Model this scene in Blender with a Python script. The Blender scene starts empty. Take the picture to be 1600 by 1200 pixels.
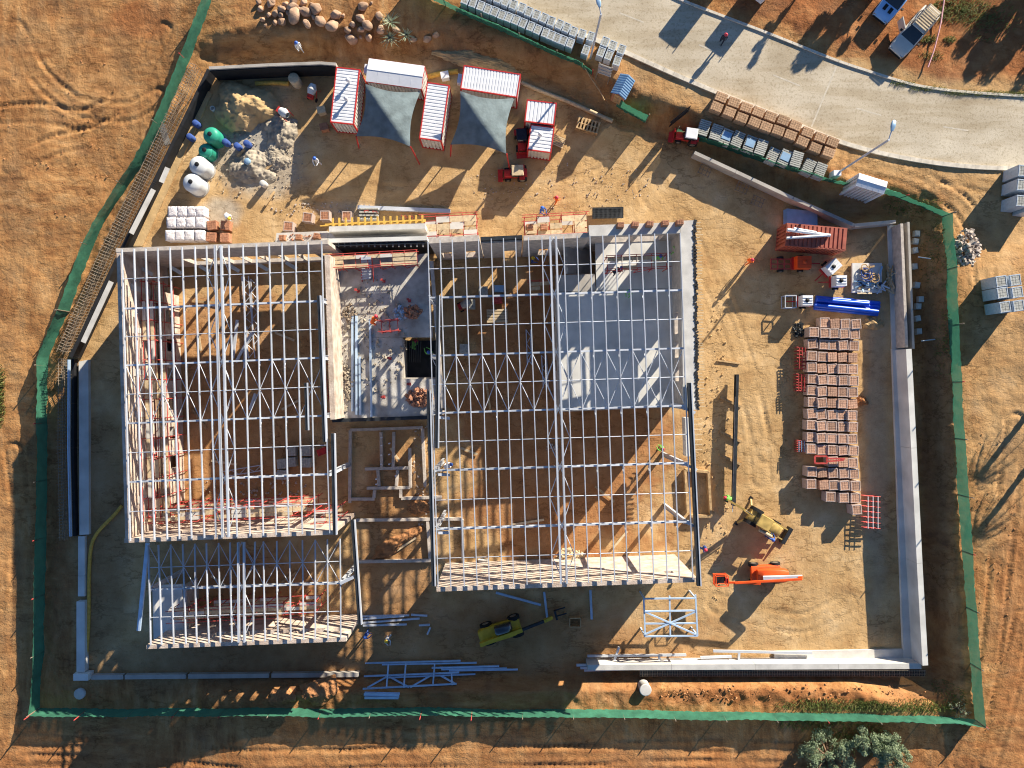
import bpy, bmesh, math, random
import numpy as np
from mathutils import Vector, Matrix, noise as mnoise
random.seed(7); R=random.Random(11)
scene=bpy.context.scene; COL=scene.collection
# ---------------------------------------------------------------- camera, sky, sun, exposure
CAMH=66.5; FPX=1130.0
cam=bpy.data.cameras.new('camera'); cam.sensor_fit='HORIZONTAL'; cam.sensor_width=36.0
cam.lens=36.0*FPX/1600.0; cam.clip_start=0.5; cam.clip_end=3000
camo=bpy.data.objects.new('camera',cam); COL.objects.link(camo); camo.location=(0,0,CAMH); scene.camera=camo
SUN_EL=19.6; SUN_AZ=math.atan2(.61,.79)
world=bpy.data.worlds.new('World'); scene.world=world; world.use_nodes=True
nt=world.node_tree; sky=nt.nodes.new('ShaderNodeTexSky'); sky.sky_type='NISHITA'; sky.sun_disc=False
sky.sun_elevation=math.radians(SUN_EL); sky.sun_rotation=SUN_AZ
bg=nt.nodes['Background']; sky.altitude=1400; sky.air_density=1.0; sky.dust_density=.3; sky.ozone_density=5.0; bg.inputs[1].default_value=0.068; nt.links.new(sky.outputs[0],bg.inputs[0])
sun=bpy.data.lights.new('sun','SUN'); sun.energy=5.0; sun.angle=math.radians(0.5); sun.color=(1.0,0.90,0.74)
suno=bpy.data.objects.new('sun',sun); COL.objects.link(suno)
ce=math.cos(math.radians(SUN_EL)); LD=Vector((-math.sin(SUN_AZ)*ce,-math.cos(SUN_AZ)*ce,-math.sin(math.radians(SUN_EL))))
suno.rotation_euler=LD.to_track_quat('-Z','Y').to_euler(); suno.location=(30,40,40)
scene.cycles.filter_width=1.1; vs=scene.view_settings; vs.view_transform='Standard'; vs.look='None'; vs.gamma=1; vs.use_curve_mapping=False; vs.exposure=1.14

# ---------------------------------------------------------------- mapping
def P(px,py,z=0.0):
    k=(CAMH-z)/FPX
    return Vector(((px-800)*k,(600-py)*k,z))
ZO=1.3
PADPX=[(325,112),(420,104),(528,104),(700,96),(812,128),(890,150),(985,205),(1075,235),(1330,352),(1412,352),(1420,560),(1436,1030),(1440,1044),(930,1046),(560,1050),(118,1056),(110,700),(108,560),(178,430)]
PAD=np.array([[P(a,b).x,P(a,b).y] for a,b in PADPX])
def sdist(X,Y,poly=PAD):
    X=np.asarray(X,float); Y=np.asarray(Y,float)
    d=np.full(X.shape,1e9); ins=np.zeros(X.shape,bool); n=len(poly)
    for i in range(n):
        ax,ay=poly[i]; bx,by=poly[(i+1)%n]; ex,ey=bx-ax,by-ay
        t=np.clip(((X-ax)*ex+(Y-ay)*ey)/(ex*ex+ey*ey),0,1)
        d=np.minimum(d,np.hypot(X-ax-t*ex,Y-ay-t*ey))
        c=((ay>Y)!=(by>Y)); xi=ax+(Y-ay)*ex/(ey if abs(ey)>1e-9 else 1e-9)
        ins^=(c&(X<xi))
    return np.where(ins,-d,d)
def ss(t): t=np.clip(t,0,1); return t*t*(3-2*t)
def gzn(X,Y):
    X=np.asarray(X,float); Y=np.asarray(Y,float)
    wW=1-ss((X+37)/15); wS=ss((-Y-21)/4)*(1-wW); wE=ss((X-30)/5)*ss((15.5-Y)/6)
    zo=ZO+(1.6-ZO)*wS; zo=zo*(1-wE)+2.3*wE; zo=zo*(1-wW)-.25*wW
    sd=sdist(X,Y); t0=.7-.45*wS*(1-wE); wd=2.6-1.5*wS*(1-wE)-.7*wE
    return zo*ss((sd-t0)/wd)
def gz(x,y): return float(gzn(np.array([x]),np.array([y]))[0])
def G(px,py,h=0.0):
    z=0.6
    for _ in range(8):
        p=P(px,py,z); z=gz(p.x,p.y)
    p=P(px,py,z); p.z=z+h; return p
def ang(dx,dy): return math.atan2(-dy,dx)

# ---------------------------------------------------------------- objects
def tag(o,label=None,cat=None,group=None,kind=None):
    if label: o['label']=label
    if cat: o['category']=cat
    if group: o['group']=group
    if kind: o['kind']=kind
    return o
def thing(name,label,cat,loc=(0,0,0),rz=0.0,group=None):
    o=bpy.data.objects.new(name,None); COL.objects.link(o); o.location=loc; o.rotation_euler=(0,0,rz); o.empty_display_size=.3
    return tag(o,label,cat,group)
def link(name,me,parent=None,loc=(0,0,0),rz=0.0,scale=None):
    o=bpy.data.objects.new(name,me); COL.objects.link(o); o.location=loc; o.rotation_euler=(0,0,rz)
    if scale is not None: o.scale=scale
    if parent is not None: o.parent=parent
    return o
class MB:
    def __init__(s): s.v=[]; s.f=[]; s.m=[]; s.sm=[]
    def add(s,vs,fs,m=0,smooth=False):
        b=len(s.v); s.v+= [tuple(v) for v in vs]
        for f in fs: s.f.append(tuple(i+b for i in f)); s.m.append(m); s.sm.append(smooth)
    def box(s,c,d,rz=0,m=0,tx=1,ty=1,rx=0,ry=0,sh=0):
        h=[q/2 for q in d]; M=Matrix.Rotation(rz,3,'Z')@Matrix.Rotation(ry,3,'Y')@Matrix.Rotation(rx,3,'X'); vs=[]
        for z in (-1,1):
            for x,y in ((-1,-1),(1,-1),(1,1),(-1,1)):
                kx,ky=(tx,ty) if z>0 else (1,1)
                vs.append(Vector(c)+M@Vector((x*h[0]*kx+(sh if z>0 else 0),y*h[1]*ky,z*h[2])))
        s.add(vs,[(3,2,1,0),(4,5,6,7),(0,1,5,4),(1,2,6,5),(2,3,7,6),(3,0,4,7)],m)
    def bar(s,a,b,w,h,m=0):
        a=Vector(a); b=Vector(b); d=b-a; L=d.length
        if L<1e-6: return
        x=d/L; up=Vector((0,0,1)) if abs(x.z)<.95 else Vector((0,1,0)); y=up.cross(x).normalized(); z=x.cross(y); vs=[]
        for p in (a,b):
            for i,j in ((-1,-1),(1,-1),(1,1),(-1,1)): vs.append(p+y*(i*w/2)+z*(j*h/2))
        s.add(vs,[(0,3,2,1),(4,5,6,7),(0,1,5,4),(1,2,6,5),(2,3,7,6),(3,0,4,7)],m)
    def tube(s,a,b,r0,r1=None,n=8,m=0,caps=True):
        if r1 is None: r1=r0
        a=Vector(a); b=Vector(b); d=(b-a)
        if d.length<1e-6: return
        x=d.normalized(); up=Vector((0,0,1)) if abs(x.z)<.95 else Vector((0,1,0)); y=up.cross(x).normalized(); z=x.cross(y); vs=[]
        for p,r in ((a,r0),(b,r1)):
            for i in range(n):
                t=2*math.pi*i/n; vs.append(p+y*(r*math.cos(t))+z*(r*math.sin(t)))
        s.add(vs,[(i,(i+1)%n,n+(i+1)%n,n+i) for i in range(n)],m,True)
        if caps: s.add(vs[:n][::-1],[tuple(range(n))],m); s.add(vs[n:],[tuple(range(n))],m)
    def path(s,pts,r,n=6,m=0):
        for a,b in zip(pts[:-1],pts[1:]): s.tube(a,b,r,r,n,m)
    def lathe(s,prof,c=(0,0,0),n=20,m=0,smooth=True):
        vs=[]; c=Vector(c)
        for r,z in prof:
            for i in range(n):
                t=2*math.pi*i/n; vs.append(c+Vector((r*math.cos(t),r*math.sin(t),z)))
        fs=[]
        for k in range(len(prof)-1):
            for i in range(n): fs.append((k*n+i,k*n+(i+1)%n,(k+1)*n+(i+1)%n,(k+1)*n+i))
        s.add(vs,fs,m,smooth)
        s.add(vs[-n:],[tuple(range(n))],m)
    def poly(s,pts,z0,z1,m=0):   # prism from 2D points
        n=len(pts); A=sum(pts[i][0]*pts[(i+1)%n][1]-pts[(i+1)%n][0]*pts[i][1] for i in range(n))
        if A<0: pts=pts[::-1]
        vs=[(p[0],p[1],z0) for p in pts]+[(p[0],p[1],z1) for p in pts]
        s.add(vs,[tuple(range(n))[::-1],tuple(range(n,2*n))]+[(i,(i+1)%n,n+(i+1)%n,n+i) for i in range(n)],m)
    def mesh(s,name,mats):
        me=bpy.data.meshes.new(name); me.from_pydata(s.v,[],s.f)
        for q in (mats if isinstance(mats,(list,tuple)) else [mats]): me.materials.append(q)
        me.polygons.foreach_set('material_index',s.m); me.polygons.foreach_set('use_smooth',s.sm); me.update()
        return me
    def build(s,name,mats,parent=None,loc=(0,0,0),rz=0):
        return link(name,s.mesh(name,mats),parent,loc,rz)
def copy_tree(o,parent=None):
    c=o.copy(); COL.objects.link(c); c.parent=parent
    for ch in list(o.children): copy_tree(ch,c)
    return c

# ---------------------------------------------------------------- materials
def rgb(r,g,b):   # sRGB 0-255 -> linear
    f=lambda c:(c/12.92 if c<=.04045 else ((c+.055)/1.055)**2.4)
    return (f(r/255),f(g/255),f(b/255))
def mat(name,col,rough=.8,metal=0.0,var=.15,scale=3.0,bump=0.0,bscale=20.0,col2=None,detail=5,spec=.3,rand=0.0):
    m=bpy.data.materials.new(name); m.use_nodes=True; t=m.node_tree; N=t.nodes; L=t.links; b=N['Principled BSDF']
    b.inputs['Roughness'].default_value=rough; b.inputs['Metallic'].default_value=metal; b.inputs['Specular IOR Level'].default_value=spec
    g=N.new('ShaderNodeNewGeometry'); n=N.new('ShaderNodeTexNoise'); n.inputs['Scale'].default_value=scale; n.inputs['Detail'].default_value=detail
    L.new(g.outputs['Position'],n.inputs['Vector'])
    r=N.new('ShaderNodeValToRGB'); r.color_ramp.elements[0].position=.3; r.color_ramp.elements[1].position=.7
    c2=col2 if col2 else tuple(min(1,q*(1+var)) for q in col); c1=tuple(q*(1-var) for q in col) if not col2 else col
    r.color_ramp.elements[0].color=(*c1,1); r.color_ramp.elements[1].color=(*c2,1); L.new(n.outputs[0],r.inputs[0])
    out=r.outputs[0]
    if rand:
        oi=N.new('ShaderNodeObjectInfo'); mr=N.new('ShaderNodeMapRange'); mr.inputs[3].default_value=1-rand; mr.inputs[4].default_value=1+rand
        L.new(oi.outputs['Random'],mr.inputs[0]); h=N.new('ShaderNodeHueSaturation'); L.new(out,h.inputs['Color']); L.new(mr.outputs[0],h.inputs['Value']); out=h.outputs[0]
    L.new(out,b.inputs['Base Color'])
    if bump:
        n2=N.new('ShaderNodeTexNoise'); n2.inputs['Scale'].default_value=bscale; n2.inputs['Detail'].default_value=6; L.new(g.outputs['Position'],n2.inputs['Vector'])
        bp=N.new('ShaderNodeBump'); bp.inputs['Strength'].default_value=min(1,bump*4); bp.inputs['Distance'].default_value=.08; L.new(n2.outputs[0],bp.inputs['Height']); L.new(bp.outputs[0],b.inputs['Normal'])
    return m
def cloth(name,col,trans=.4,clear=.08):
    m=mat(name,col,.9,0,.28,1.1,.10,4,rand=.16); t=m.node_tree; N=t.nodes; L=t.links; b=N['Principled BSDF']; o=N['Material Output']
    tr=N.new('ShaderNodeBsdfTranslucent'); tr.inputs[0].default_value=(*col,1); tp=N.new('ShaderNodeBsdfTransparent')
    a=N.new('ShaderNodeMixShader'); a.inputs[0].default_value=trans; c=N.new('ShaderNodeMixShader'); c.inputs[0].default_value=clear
    L.new(b.outputs[0],a.inputs[1]); L.new(tr.outputs[0],a.inputs[2]); L.new(a.outputs[0],c.inputs[1]); L.new(tp.outputs[0],c.inputs[2]); L.new(c.outputs[0],o.inputs[0])
    return m
M={}
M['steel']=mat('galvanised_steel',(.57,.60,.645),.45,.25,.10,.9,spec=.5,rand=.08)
M['steelblue']=mat('shade_blue_steel',(.48,.62,.78),.45,.2,.12,1.5,rand=.08)  # steel with the blue cast of shade put into its colour
M['darksteel']=mat('dark_channel_steel',(.035,.04,.045),.5,.3,.3,2)
M['conc']=mat('concrete',(.40,.37,.33),.9,0,.2,.7,.04,15,detail=8)
M['conclight']=mat('fresh_concrete',(.56,.54,.50),.9,0,.16,1.1,.03,15,detail=9)
M['concblue']=mat('screeded_concrete',(.62,.61,.57),.85,0,.2,.5,.02,20,detail=8)
M['block']=mat('block_masonry',(.50,.44,.38),.9,0,.2,2.5,.06,12)
M['deck']=mat('dirty_deck_concrete',(.30,.27,.23),.9,0,.2,.9,.08,8,detail=11,col2=(.62,.60,.55))
M['plaster']=mat('pale_plaster_brick',(.40,.30,.23),.9,0,.2,1.6,.10,9,detail=11,col2=(.66,.56,.47))
M['brick']=mat('clay_brick',(.40,.19,.11),.9,0,.3,6,.08,16,rand=.15)
M['pinkbrick']=mat('packed_clay_bricks',(.47,.28,.19),.9,0,.25,7,.08,14,rand=.22)
M['tanpaver']=mat('tan_pavers',(.46,.29,.17),.9,0,.25,5,.08,14,rand=.15)
M['greypaver']=mat('grey_pavers',(.40,.40,.36),.9,0,.2,6,.06,18,rand=.12)
M['wrap']=mat('plastic_wrap',(.55,.43,.37),.35,0,.12,5,.06,9,spec=.5)
M['wrapgrey']=mat('bluish_plastic_wrap',(.48,.54,.60),.35,0,.12,5,.06,9,spec=.5)
M['wrapwhite']=mat('white_stretch_wrap',(.66,.62,.62),.3,0,.2,4,.2,7,spec=.6)
M['wood']=mat('raw_timber',(.45,.30,.15),.85,0,.3,4,.05,20,rand=.2)
M['woodpale']=mat('pale_timber',(.56,.44,.28),.85,0,.2,4,.05,20,rand=.15)
M['woodyellow']=mat('yellow_timber',(.66,.40,.08),.8,0,.2,4,.03,20)
M['white']=mat('white_paint',(.74,.75,.77),.5,0,.06,1.5)
M['whitedirty']=mat('dusty_white_paint',(.62,.61,.58),.6,0,.14,1.5)
M['red']=mat('red_paint',(.52,.035,.03),.45,0,.15,3)
M['scaf']=mat('red_scaffold_paint',(.48,.07,.06),.6,.1,.3,4)
M['rust']=mat('rust_red_container',(.36,.10,.065),.7,0,.22,1.6,rand=0)
M['orange']=mat('orange_paint',(.80,.10,.02),.4,0,.1,3)
M['yellow']=mat('yellow_paint',(.48,.33,.10),.55,0,.3,2)
M['olive']=mat('yellow_loader_paint',(.50,.36,.03),.45,0,.15,3)
M['rubber']=mat('rubber',(.02,.02,.02),.85,0,.3,5)
M['black']=mat('black_plastic',(.012,.012,.014),.6,0,.3,5)
M['glass']=mat('dark_glass',(.02,.03,.04),.08,0,.1,1,spec=.9)
M['carblue']=mat('blue_car_paint',(.34,.56,.84),.3,.1,.05,2,spec=.6)
M['carbeige']=mat('silver_beige_car_paint',(.62,.59,.52),.3,.1,.06,2,spec=.6)
M['chrome']=mat('metal_trim',(.6,.6,.6),.3,.9,.1,2)
M['bluepipe']=mat('blue_plastic_pipe',(.015,.10,.62),.3,0,.12,2,spec=.5)
M['bluesheet']=mat('blue_steel_sheet',(.30,.46,.62),.4,.3,.1,2)
M['tankgreen']=mat('green_tank_plastic',(.03,.30,.20),.45,0,.1,2)
M['tankgrey']=mat('grey_tank_plastic',(.58,.61,.62),.45,0,.08,2)
M['sail']=cloth('shade_sail_cloth',(.15,.19,.20),.12,.02)
M['net']=cloth('green_shade_net',(.05,.20,.125),.3,.10)
M['rock']=mat('boulder_rock',(.40,.26,.17),.9,0,.3,1.6,.12,7,rand=.18)
M['rubble']=mat('pale_rubble',(.46,.39,.33),.9,0,.3,5,.1,12)
M['sand']=mat('builders_sand',(.52,.36,.18),.95,0,.18,1.2,.12,6)
M['cement']=mat('cement_splash',(.36,.31,.24),.9,0,.3,1.8,.1,8)
M['soil']=mat('red_soil',(.40,.19,.08),.95,0,.3,1.4,.15,5)
M['rebar']=mat('rebar',(.30,.24,.18),.7,.4,.3,5)
M['nearblack']=mat('flat_near_black',(.018,.019,.022),.7,0,.3,2)  # plain near-black for dark faces and sheets
M['skin']=mat('skin',(.12,.06,.035),.6,0,.1,5)
M['clothblue']=mat('blue_workwear',(.05,.10,.32),.9,0,.2,5)
M['clothdark']=mat('dark_trousers',(.025,.03,.05),.9,0,.2,5)
M['clothorange']=mat('orange_workwear',(.85,.16,.03),.9,0,.15,5)
M['clothgreen']=mat('lime_vest',(.22,.62,.12),.9,0,.15,5)
M['clothwhite']=mat('white_shirt',(.72,.73,.75),.9,0,.1,5)
M['hatred']=mat('red_hard_hat',(.60,.05,.08),.4,0,.05,5)
M['hatblue']=mat('blue_hard_hat',(.05,.14,.5),.4,0,.05,5)
M['hatyellow']=mat('yellow_hard_hat',(.8,.55,.05),.4,0,.05,5)
M['tape']=mat('pink_tape',(.75,.40,.42),.6,0,.1,5)
def leafmat(name,c1,c2):
    m=mat(name,c1,.6,0,0,1.3,col2=c2,rand=0); t=m.node_tree; N=t.nodes; L=t.links
    tr=N.new('ShaderNodeBsdfTranslucent'); tr.inputs[0].default_value=(*c2,1); a=N.new('ShaderNodeMixShader'); a.inputs[0].default_value=.3
    L.new(N['Principled BSDF'].outputs[0],a.inputs[1]); L.new(tr.outputs[0],a.inputs[2]); L.new(a.outputs[0],N['Material Output'].inputs[0]); return m
M['leafsilver']=leafmat('silver_green_leaves',(.14,.20,.10),(.30,.36,.22))
M['leafgreen']=leafmat('green_leaves',(.05,.10,.025),(.10,.16,.04))
M['grass']=leafmat('grass_blades',(.10,.15,.03),(.22,.22,.07))
M['aloe']=leafmat('aloe_leaves',(.26,.32,.18),(.44,.48,.32))
M['bark']=mat('bark',(.20,.13,.08),.95,0,.3,6,.2,10)

# ---- ground material: soil and cement zones; some darker or greyer ones paint in shade
def ground_mat():
    m=bpy.data.materials.new('soil_ground'); m.use_nodes=True; t=m.node_tree; N=t.nodes; L=t.links; b=N['Principled BSDF']
    b.inputs['Roughness'].default_value=.95; b.inputs['Specular IOR Level'].default_value=.1
    g=N.new('ShaderNodeNewGeometry')
    def noise(s,d=6,vec=None,rough=.6):
        n=N.new('ShaderNodeTexNoise'); n.inputs['Scale'].default_value=s; n.inputs['Detail'].default_value=d; n.inputs['Roughness'].default_value=rough
        L.new(vec or g.outputs['Position'],n.inputs['Vector']); return n.outputs[0]
    def ramp(f,c):
        r=N.new('ShaderNodeValToRGB'); e=r.color_ramp.elements
        e[0].position,e[0].color=c[0][0],(*c[0][1],1); e[1].position,e[1].color=c[-1][0],(*c[-1][1],1)
        for p,q in c[1:-1]: x=e.new(p); x.color=(*q,1)
        L.new(f,r.inputs[0]); return r.outputs[0]
    def mixc(f,a,c):
        x=N.new('ShaderNodeMix'); x.data_type='RGBA'
        L.new(f,x.inputs[0]); L.new(a,x.inputs[6]); L.new(c,x.inputs[7]); return x.outputs[2]
    def attr(n):
        a=N.new('ShaderNodeAttribute'); a.attribute_name=n; return a.outputs['Fac']
    mp=N.new('ShaderNodeMapping'); mp.inputs['Scale'].default_value=(.35,1.3,1); mp.inputs['Rotation'].default_value=(0,0,.5); L.new(g.outputs['Position'],mp.inputs[0])
    outer=ramp(noise(.16,10,rough=.68),[(.30,(.24,.095,.036)),(.44,(.38,.18,.07)),(.54,(.46,.25,.105)),(.70,(.56,.36,.18))])
    streak=ramp(noise(.9,9,mp.outputs[0],.7),[(.36,(.15,.055,.02)),(.46,(.35,.165,.06)),(.54,(.44,.235,.09)),(.68,(.56,.34,.16))])
    f1=N.new('ShaderNodeMath'); f1.operation='MULTIPLY'; f1.inputs[1].default_value=.65; f1.inputs[0].default_value=1; 
    mp2=N.new('ShaderNodeMapping'); mp2.inputs['Scale'].default_value=(1.2,.3,1); mp2.inputs['Rotation'].default_value=(0,0,.25); L.new(g.outputs['Position'],mp2.inputs[0])
    streak2=ramp(noise(.8,9,mp2.outputs[0],.7),[(.36,(.17,.065,.022)),(.46,(.35,.165,.06)),(.54,(.43,.23,.09)),(.68,(.56,.35,.17))])
    zsel=ramp(noise(.09,3),[(.42,(0,0,0)),(.58,(1,1,1))]); streak=mixc(zsel,streak,streak2)
    outer=mixc(f1.outputs[0],outer,streak)
    pad=ramp(noise(.3,10,rough=.66),[(.28,(.33,.185,.08)),(.45,(.49,.315,.145)),(.56,(.56,.375,.185)),(.70,(.66,.48,.27))])
    pale=mixc(attr('pale'),outer,pad)
    redd=ramp(noise(.5,10,rough=.7),[(.3,(.24,.085,.03)),(.5,(.34,.135,.05)),(.7,(.46,.22,.09))])
    c=mixc(attr('red'),pale,redd)
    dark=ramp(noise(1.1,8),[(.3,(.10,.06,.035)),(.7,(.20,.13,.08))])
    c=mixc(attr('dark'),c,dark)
    cem=ramp(noise(1.6,9),[(.32,(.26,.24,.20)),(.5,(.40,.37,.31)),(.7,(.52,.47,.38))])
    c=mixc(attr('cement'),c,cem)
    sp=ramp(noise(9,4),[(.30,(.62,.58,.55)),(.42,(1,1,1))])
    mu=N.new('ShaderNodeMix'); mu.data_type='RGBA'; mu.blend_type='MULTIPLY'; mu.inputs[0].default_value=.7; L.new(c,mu.inputs[6]); L.new(sp,mu.inputs[7])
    mp3=N.new('ShaderNodeMapping'); mp3.inputs['Scale'].default_value=(.5,1.1,1); mp3.inputs['Rotation'].default_value=(0,0,-.35); L.new(g.outputs['Position'],mp3.inputs[0])
    scn=noise(.75,7,mp3.outputs[0],.62); sc=ramp(scn,[(.465,(1,1,1)),(.5,(.50,.46,.42)),(.525,(1,1,1))]); mk=ramp(noise(.22,4),[(.45,(0,0,0)),(.6,(.8,.8,.8))])
    ms=N.new('ShaderNodeMix'); ms.data_type='RGBA'; ms.blend_type='MULTIPLY'; L.new(mk,ms.inputs[0]); L.new(mu.outputs[2],ms.inputs[6]); L.new(sc,ms.inputs[7])
    L.new(ms.outputs[2],b.inputs['Base Color'])
    bp=N.new('ShaderNodeBump'); bp.inputs['Strength'].default_value=.55; bp.inputs['Distance'].default_value=.16; L.new(noise(1.5,12,rough=.66),bp.inputs['Height'])
    pm=N.new('ShaderNodeMapRange'); pm.inputs[3].default_value=.85; pm.inputs[4].default_value=.38; L.new(attr('pale'),pm.inputs[0]); L.new(pm.outputs[0],bp.inputs['Strength'])
    bp2=N.new('ShaderNodeBump'); bp2.inputs['Strength'].default_value=.35; bp2.inputs['Distance'].default_value=.2; L.new(noise(1.0,9,mp2.outputs[0],.7),bp2.inputs['Height']); L.new(bp.outputs[0],bp2.inputs['Normal'])
    bp3=N.new('ShaderNodeBump'); bp3.inputs['Strength'].default_value=.3; bp3.inputs['Distance'].default_value=.1; L.new(sc,bp3.inputs['Height']); L.new(bp2.outputs[0],bp3.inputs['Normal']); L.new(bp3.outputs[0],b.inputs['Normal'])
    return m

# ---------------------------------------------------------------- ground sheet
ROAD_UP=[(700,-210),(880,-100),(1055,0),(1200,55),(1250,75),(1312,100),(1375,120),(1425,136),(1487,145),(1600,153),(1760,150),(2000,120)]
ROAD_LO=[(560,-120),(740,-25),(830,16),(931,60),(980,80),(1050,112),(1120,142),(1200,172),(1250,194),(1310,219),(1375,237),(1450,251),(1525,259),(1600,261),(1760,258),(2000,240)]
RUP=[P(a,b,ZO) for a,b in ROAD_UP]; RLO=[P(a,b,ZO) for a,b in ROAD_LO]
ROADPOLY=np.array([[p.x,p.y] for p in RUP]+[[p.x,p.y] for p in RLO[::-1]])
def vnoise(X,Y,s,seed):
    rs=np.random.RandomState(seed); T=rs.rand(256,256); x=X*s; y=Y*s; xi=np.floor(x).astype(int); yi=np.floor(y).astype(int); fx=x-xi; fy=y-yi
    fx=fx*fx*(3-2*fx); fy=fy*fy*(3-2*fy); a=T[xi%256,yi%256]; b=T[(xi+1)%256,yi%256]; c=T[xi%256,(yi+1)%256]; d=T[(xi+1)%256,(yi+1)%256]
    return (a*(1-fx)+b*fx)*(1-fy)+(c*(1-fx)+d*fx)*fy-.5
def ell(X,Y,px,py,rx,ry,z=0,soft=.5):
    c=P(px,py,z); q=np.hypot((X-c.x)/(rx/17),(Y-c.y)/(ry/17)); q=q+.35*vnoise(X,Y,.55,5)+.2*vnoise(X,Y,1.7,6)
    return np.clip((1-q)/soft,0,1)
def pdist(X,Y,pts):
    d=np.full(X.shape,1e9); s=np.zeros(X.shape); acc=0
    for a,b in zip(pts[:-1],pts[1:]):
        ex,ey=b.x-a.x,b.y-a.y; l=math.hypot(ex,ey); t=np.clip(((X-a.x)*ex+(Y-a.y)*ey)/(l*l),0,1); q=np.hypot(X-a.x-t*ex,Y-a.y-t*ey)
        s=np.where(q<d,acc+t*l,s); d=np.minimum(d,q); acc+=l
    return d,s
def make_ground():
    st=.18; xs=np.arange(-50,50.01,st); ys=np.arange(-38.5,38.51,st)
    far=np.array([60,80,120,200,350,600.]); xs=np.concatenate([-far[::-1],xs,far]); ys=np.concatenate([-far[::-1]-0,ys,far])
    X,Y=np.meshgrid(xs,ys); nx,ny=len(xs),len(ys)
    sd=sdist(X,Y); Z=gzn(X,Y); rd=sdist(X,Y,ROADPOLY)
    rough=np.clip((rd-.2)/1.5,0,1)
    n=.16*vnoise(X,Y,.25,1)+.10*vnoise(X,Y,.7,2)+.035*vnoise(X,Y,1.6,3)+.045*vnoise(X,Y,2.6,4)
    inside=np.clip(-sd/1.5,0,1)
    bank=np.clip(1-abs(sd-2.0)/1.6,0,1)
    n=n*(.45+.55*(1-inside))+bank*(.35*vnoise(X,Y,.9,8)+.22*vnoise(X,Y,2.0,9))
    tracks=[[(20,40),(60,120),(120,170),(200,178),(250,150)],[(0,180),(60,175),(130,190),(190,160),(260,40)],[(10,260),(90,225),(140,215)],[(0,1165),(300,1178),(700,1188),(1100,1172),(1300,1180)],[(0,1185),(400,1190),(800,1178),(1200,1195)],
            [(1590,640),(1560,900),(1545,1060),(1500,1200)],[(1600,960),(1575,1080),(1540,1200)],[(1330,250),(1430,275),(1520,330),(1540,460)],[(1600,300),(1520,280),(1440,262)],
            [(1010,210),(960,270),(880,300),(700,310),(480,300)],[(1030,215),(1000,290),(1110,420),(1180,620),(1190,760)],[(1060,330),(1120,480),(1165,600),(1200,720)],[(1110,940),(1250,980),(1330,940)],[(30,1030),(35,800),(20,700)]]
    for k,tr in enumerate(tracks):
        pts=[G(a,b) for a,b in tr]; xx=np.array([p.x for p in pts]); yy=np.array([p.y for p in pts])
        tt=np.linspace(0,1,len(pts)); ti=np.linspace(0,1,len(pts)*8)
        def sm(v): 
            o=np.interp(ti,tt,v); kk=np.ones(7)/7; w=np.convolve(np.pad(o,3,mode='edge'),kk,'valid'); return w
        sx,sy=sm(xx),sm(yy); pl=[Vector((a,b,0)) for a,b in zip(sx,sy)]
        d,s=pdist(X,Y,pl)
        for off in (.85,):
            w=np.exp(-((d-off)/.20)**2); n+=(-w*(.04+.03*np.sin(s*14))+.022*np.exp(-((d-off-.38)/.14)**2)+.02*np.exp(-((d-off+.38)/.14)**2))*np.clip(.75+1.6*vnoise(X,Y,.35,30+k),0,1.3)*(1.8-.9*inside)
    Z=Z+n*rough; Z=np.where(rd<.2,ZO-.02,Z)
    # flat earth beneath footings and slabs
    v=np.stack([X.ravel(),Y.ravel(),Z.ravel()],1); idx=np.arange(nx*ny).reshape(ny,nx)
    f=np.stack([idx[:-1,:-1].ravel(),idx[:-1,1:].ravel(),idx[1:,1:].ravel(),idx[1:,:-1].ravel()],1)
    me=bpy.data.meshes.new('ground'); me.vertices.add(len(v)); me.vertices.foreach_set('co',v.ravel()); me.loops.add(f.size); me.loops.foreach_set('vertex_index',f.ravel().astype(np.int32))
    me.polygons.add(len(f)); me.polygons.foreach_set('loop_start',np.arange(0,f.size,4,dtype=np.int32)); me.polygons.foreach_set('loop_total',np.full(len(f),4,np.int32)); me.update(calc_edges=True)
    me.polygons.foreach_set('use_smooth',np.ones(len(f),bool))
    def at(name,a):
        q=me.attributes.new(name,'FLOAT','POINT'); q.data.foreach_set('value',np.clip(a,0,1).ravel().astype(np.float32))
    nz=vnoise(X,Y,.5,21)+.6*vnoise(X,Y,1.4,22)
    pale=np.clip((.6-sd+nz*1.2)/1.6,0,1)*.95
    pale=np.maximum(pale,np.clip(1-np.abs(rd-.2)/3.2+nz*.5,0,1)*(Y<P(0,100).y)*.9)
    pale=np.maximum(pale,ell(X,Y,1555,560,70,330,1.3)*.55); pale=np.maximum(pale,ell(X,Y,1560,330,90,90,1.3)*.7)
    at('pale',pale)
    red=np.clip((rd-1.0+nz)/1.0,0,1)*(Y>0)*(sd>0)*np.where((X>P(1100,0).x),1,0)*np.where(Y>np.interp(X,[p.x for p in RUP],[p.y for p in RUP]),1,0)
    red=np.maximum(red,ell(X,Y,210,20,70,40,1.3)*.8); red=np.maximum(red,np.clip((P(0,1150,1.3).y-Y+nz*1.5)/2.5,0,1)*.55)
    red=np.maximum(red,ell(X,Y,1200,1082,270,16,.7)*.75); red=np.maximum(red,ell(X,Y,1590,1000,60,260,1.3)*.45); red=np.maximum(red,ell(X,Y,880,650,205,290,0,.25)*.75); red=np.maximum(red,ell(X,Y,620,850,70,200,0,.3)*.5); red=np.maximum(red,ell(X,Y,360,640,160,230,0,.25)*.55); red=np.maximum(red,ell(X,Y,390,930,150,80,0,.3)*.6); red=np.maximum(red,ell(X,Y,700,1010,500,90,0,.4)*.45)  # hall, court and south floors: redder soil, also darkened to deepen their shade
    at('red',red)
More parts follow.
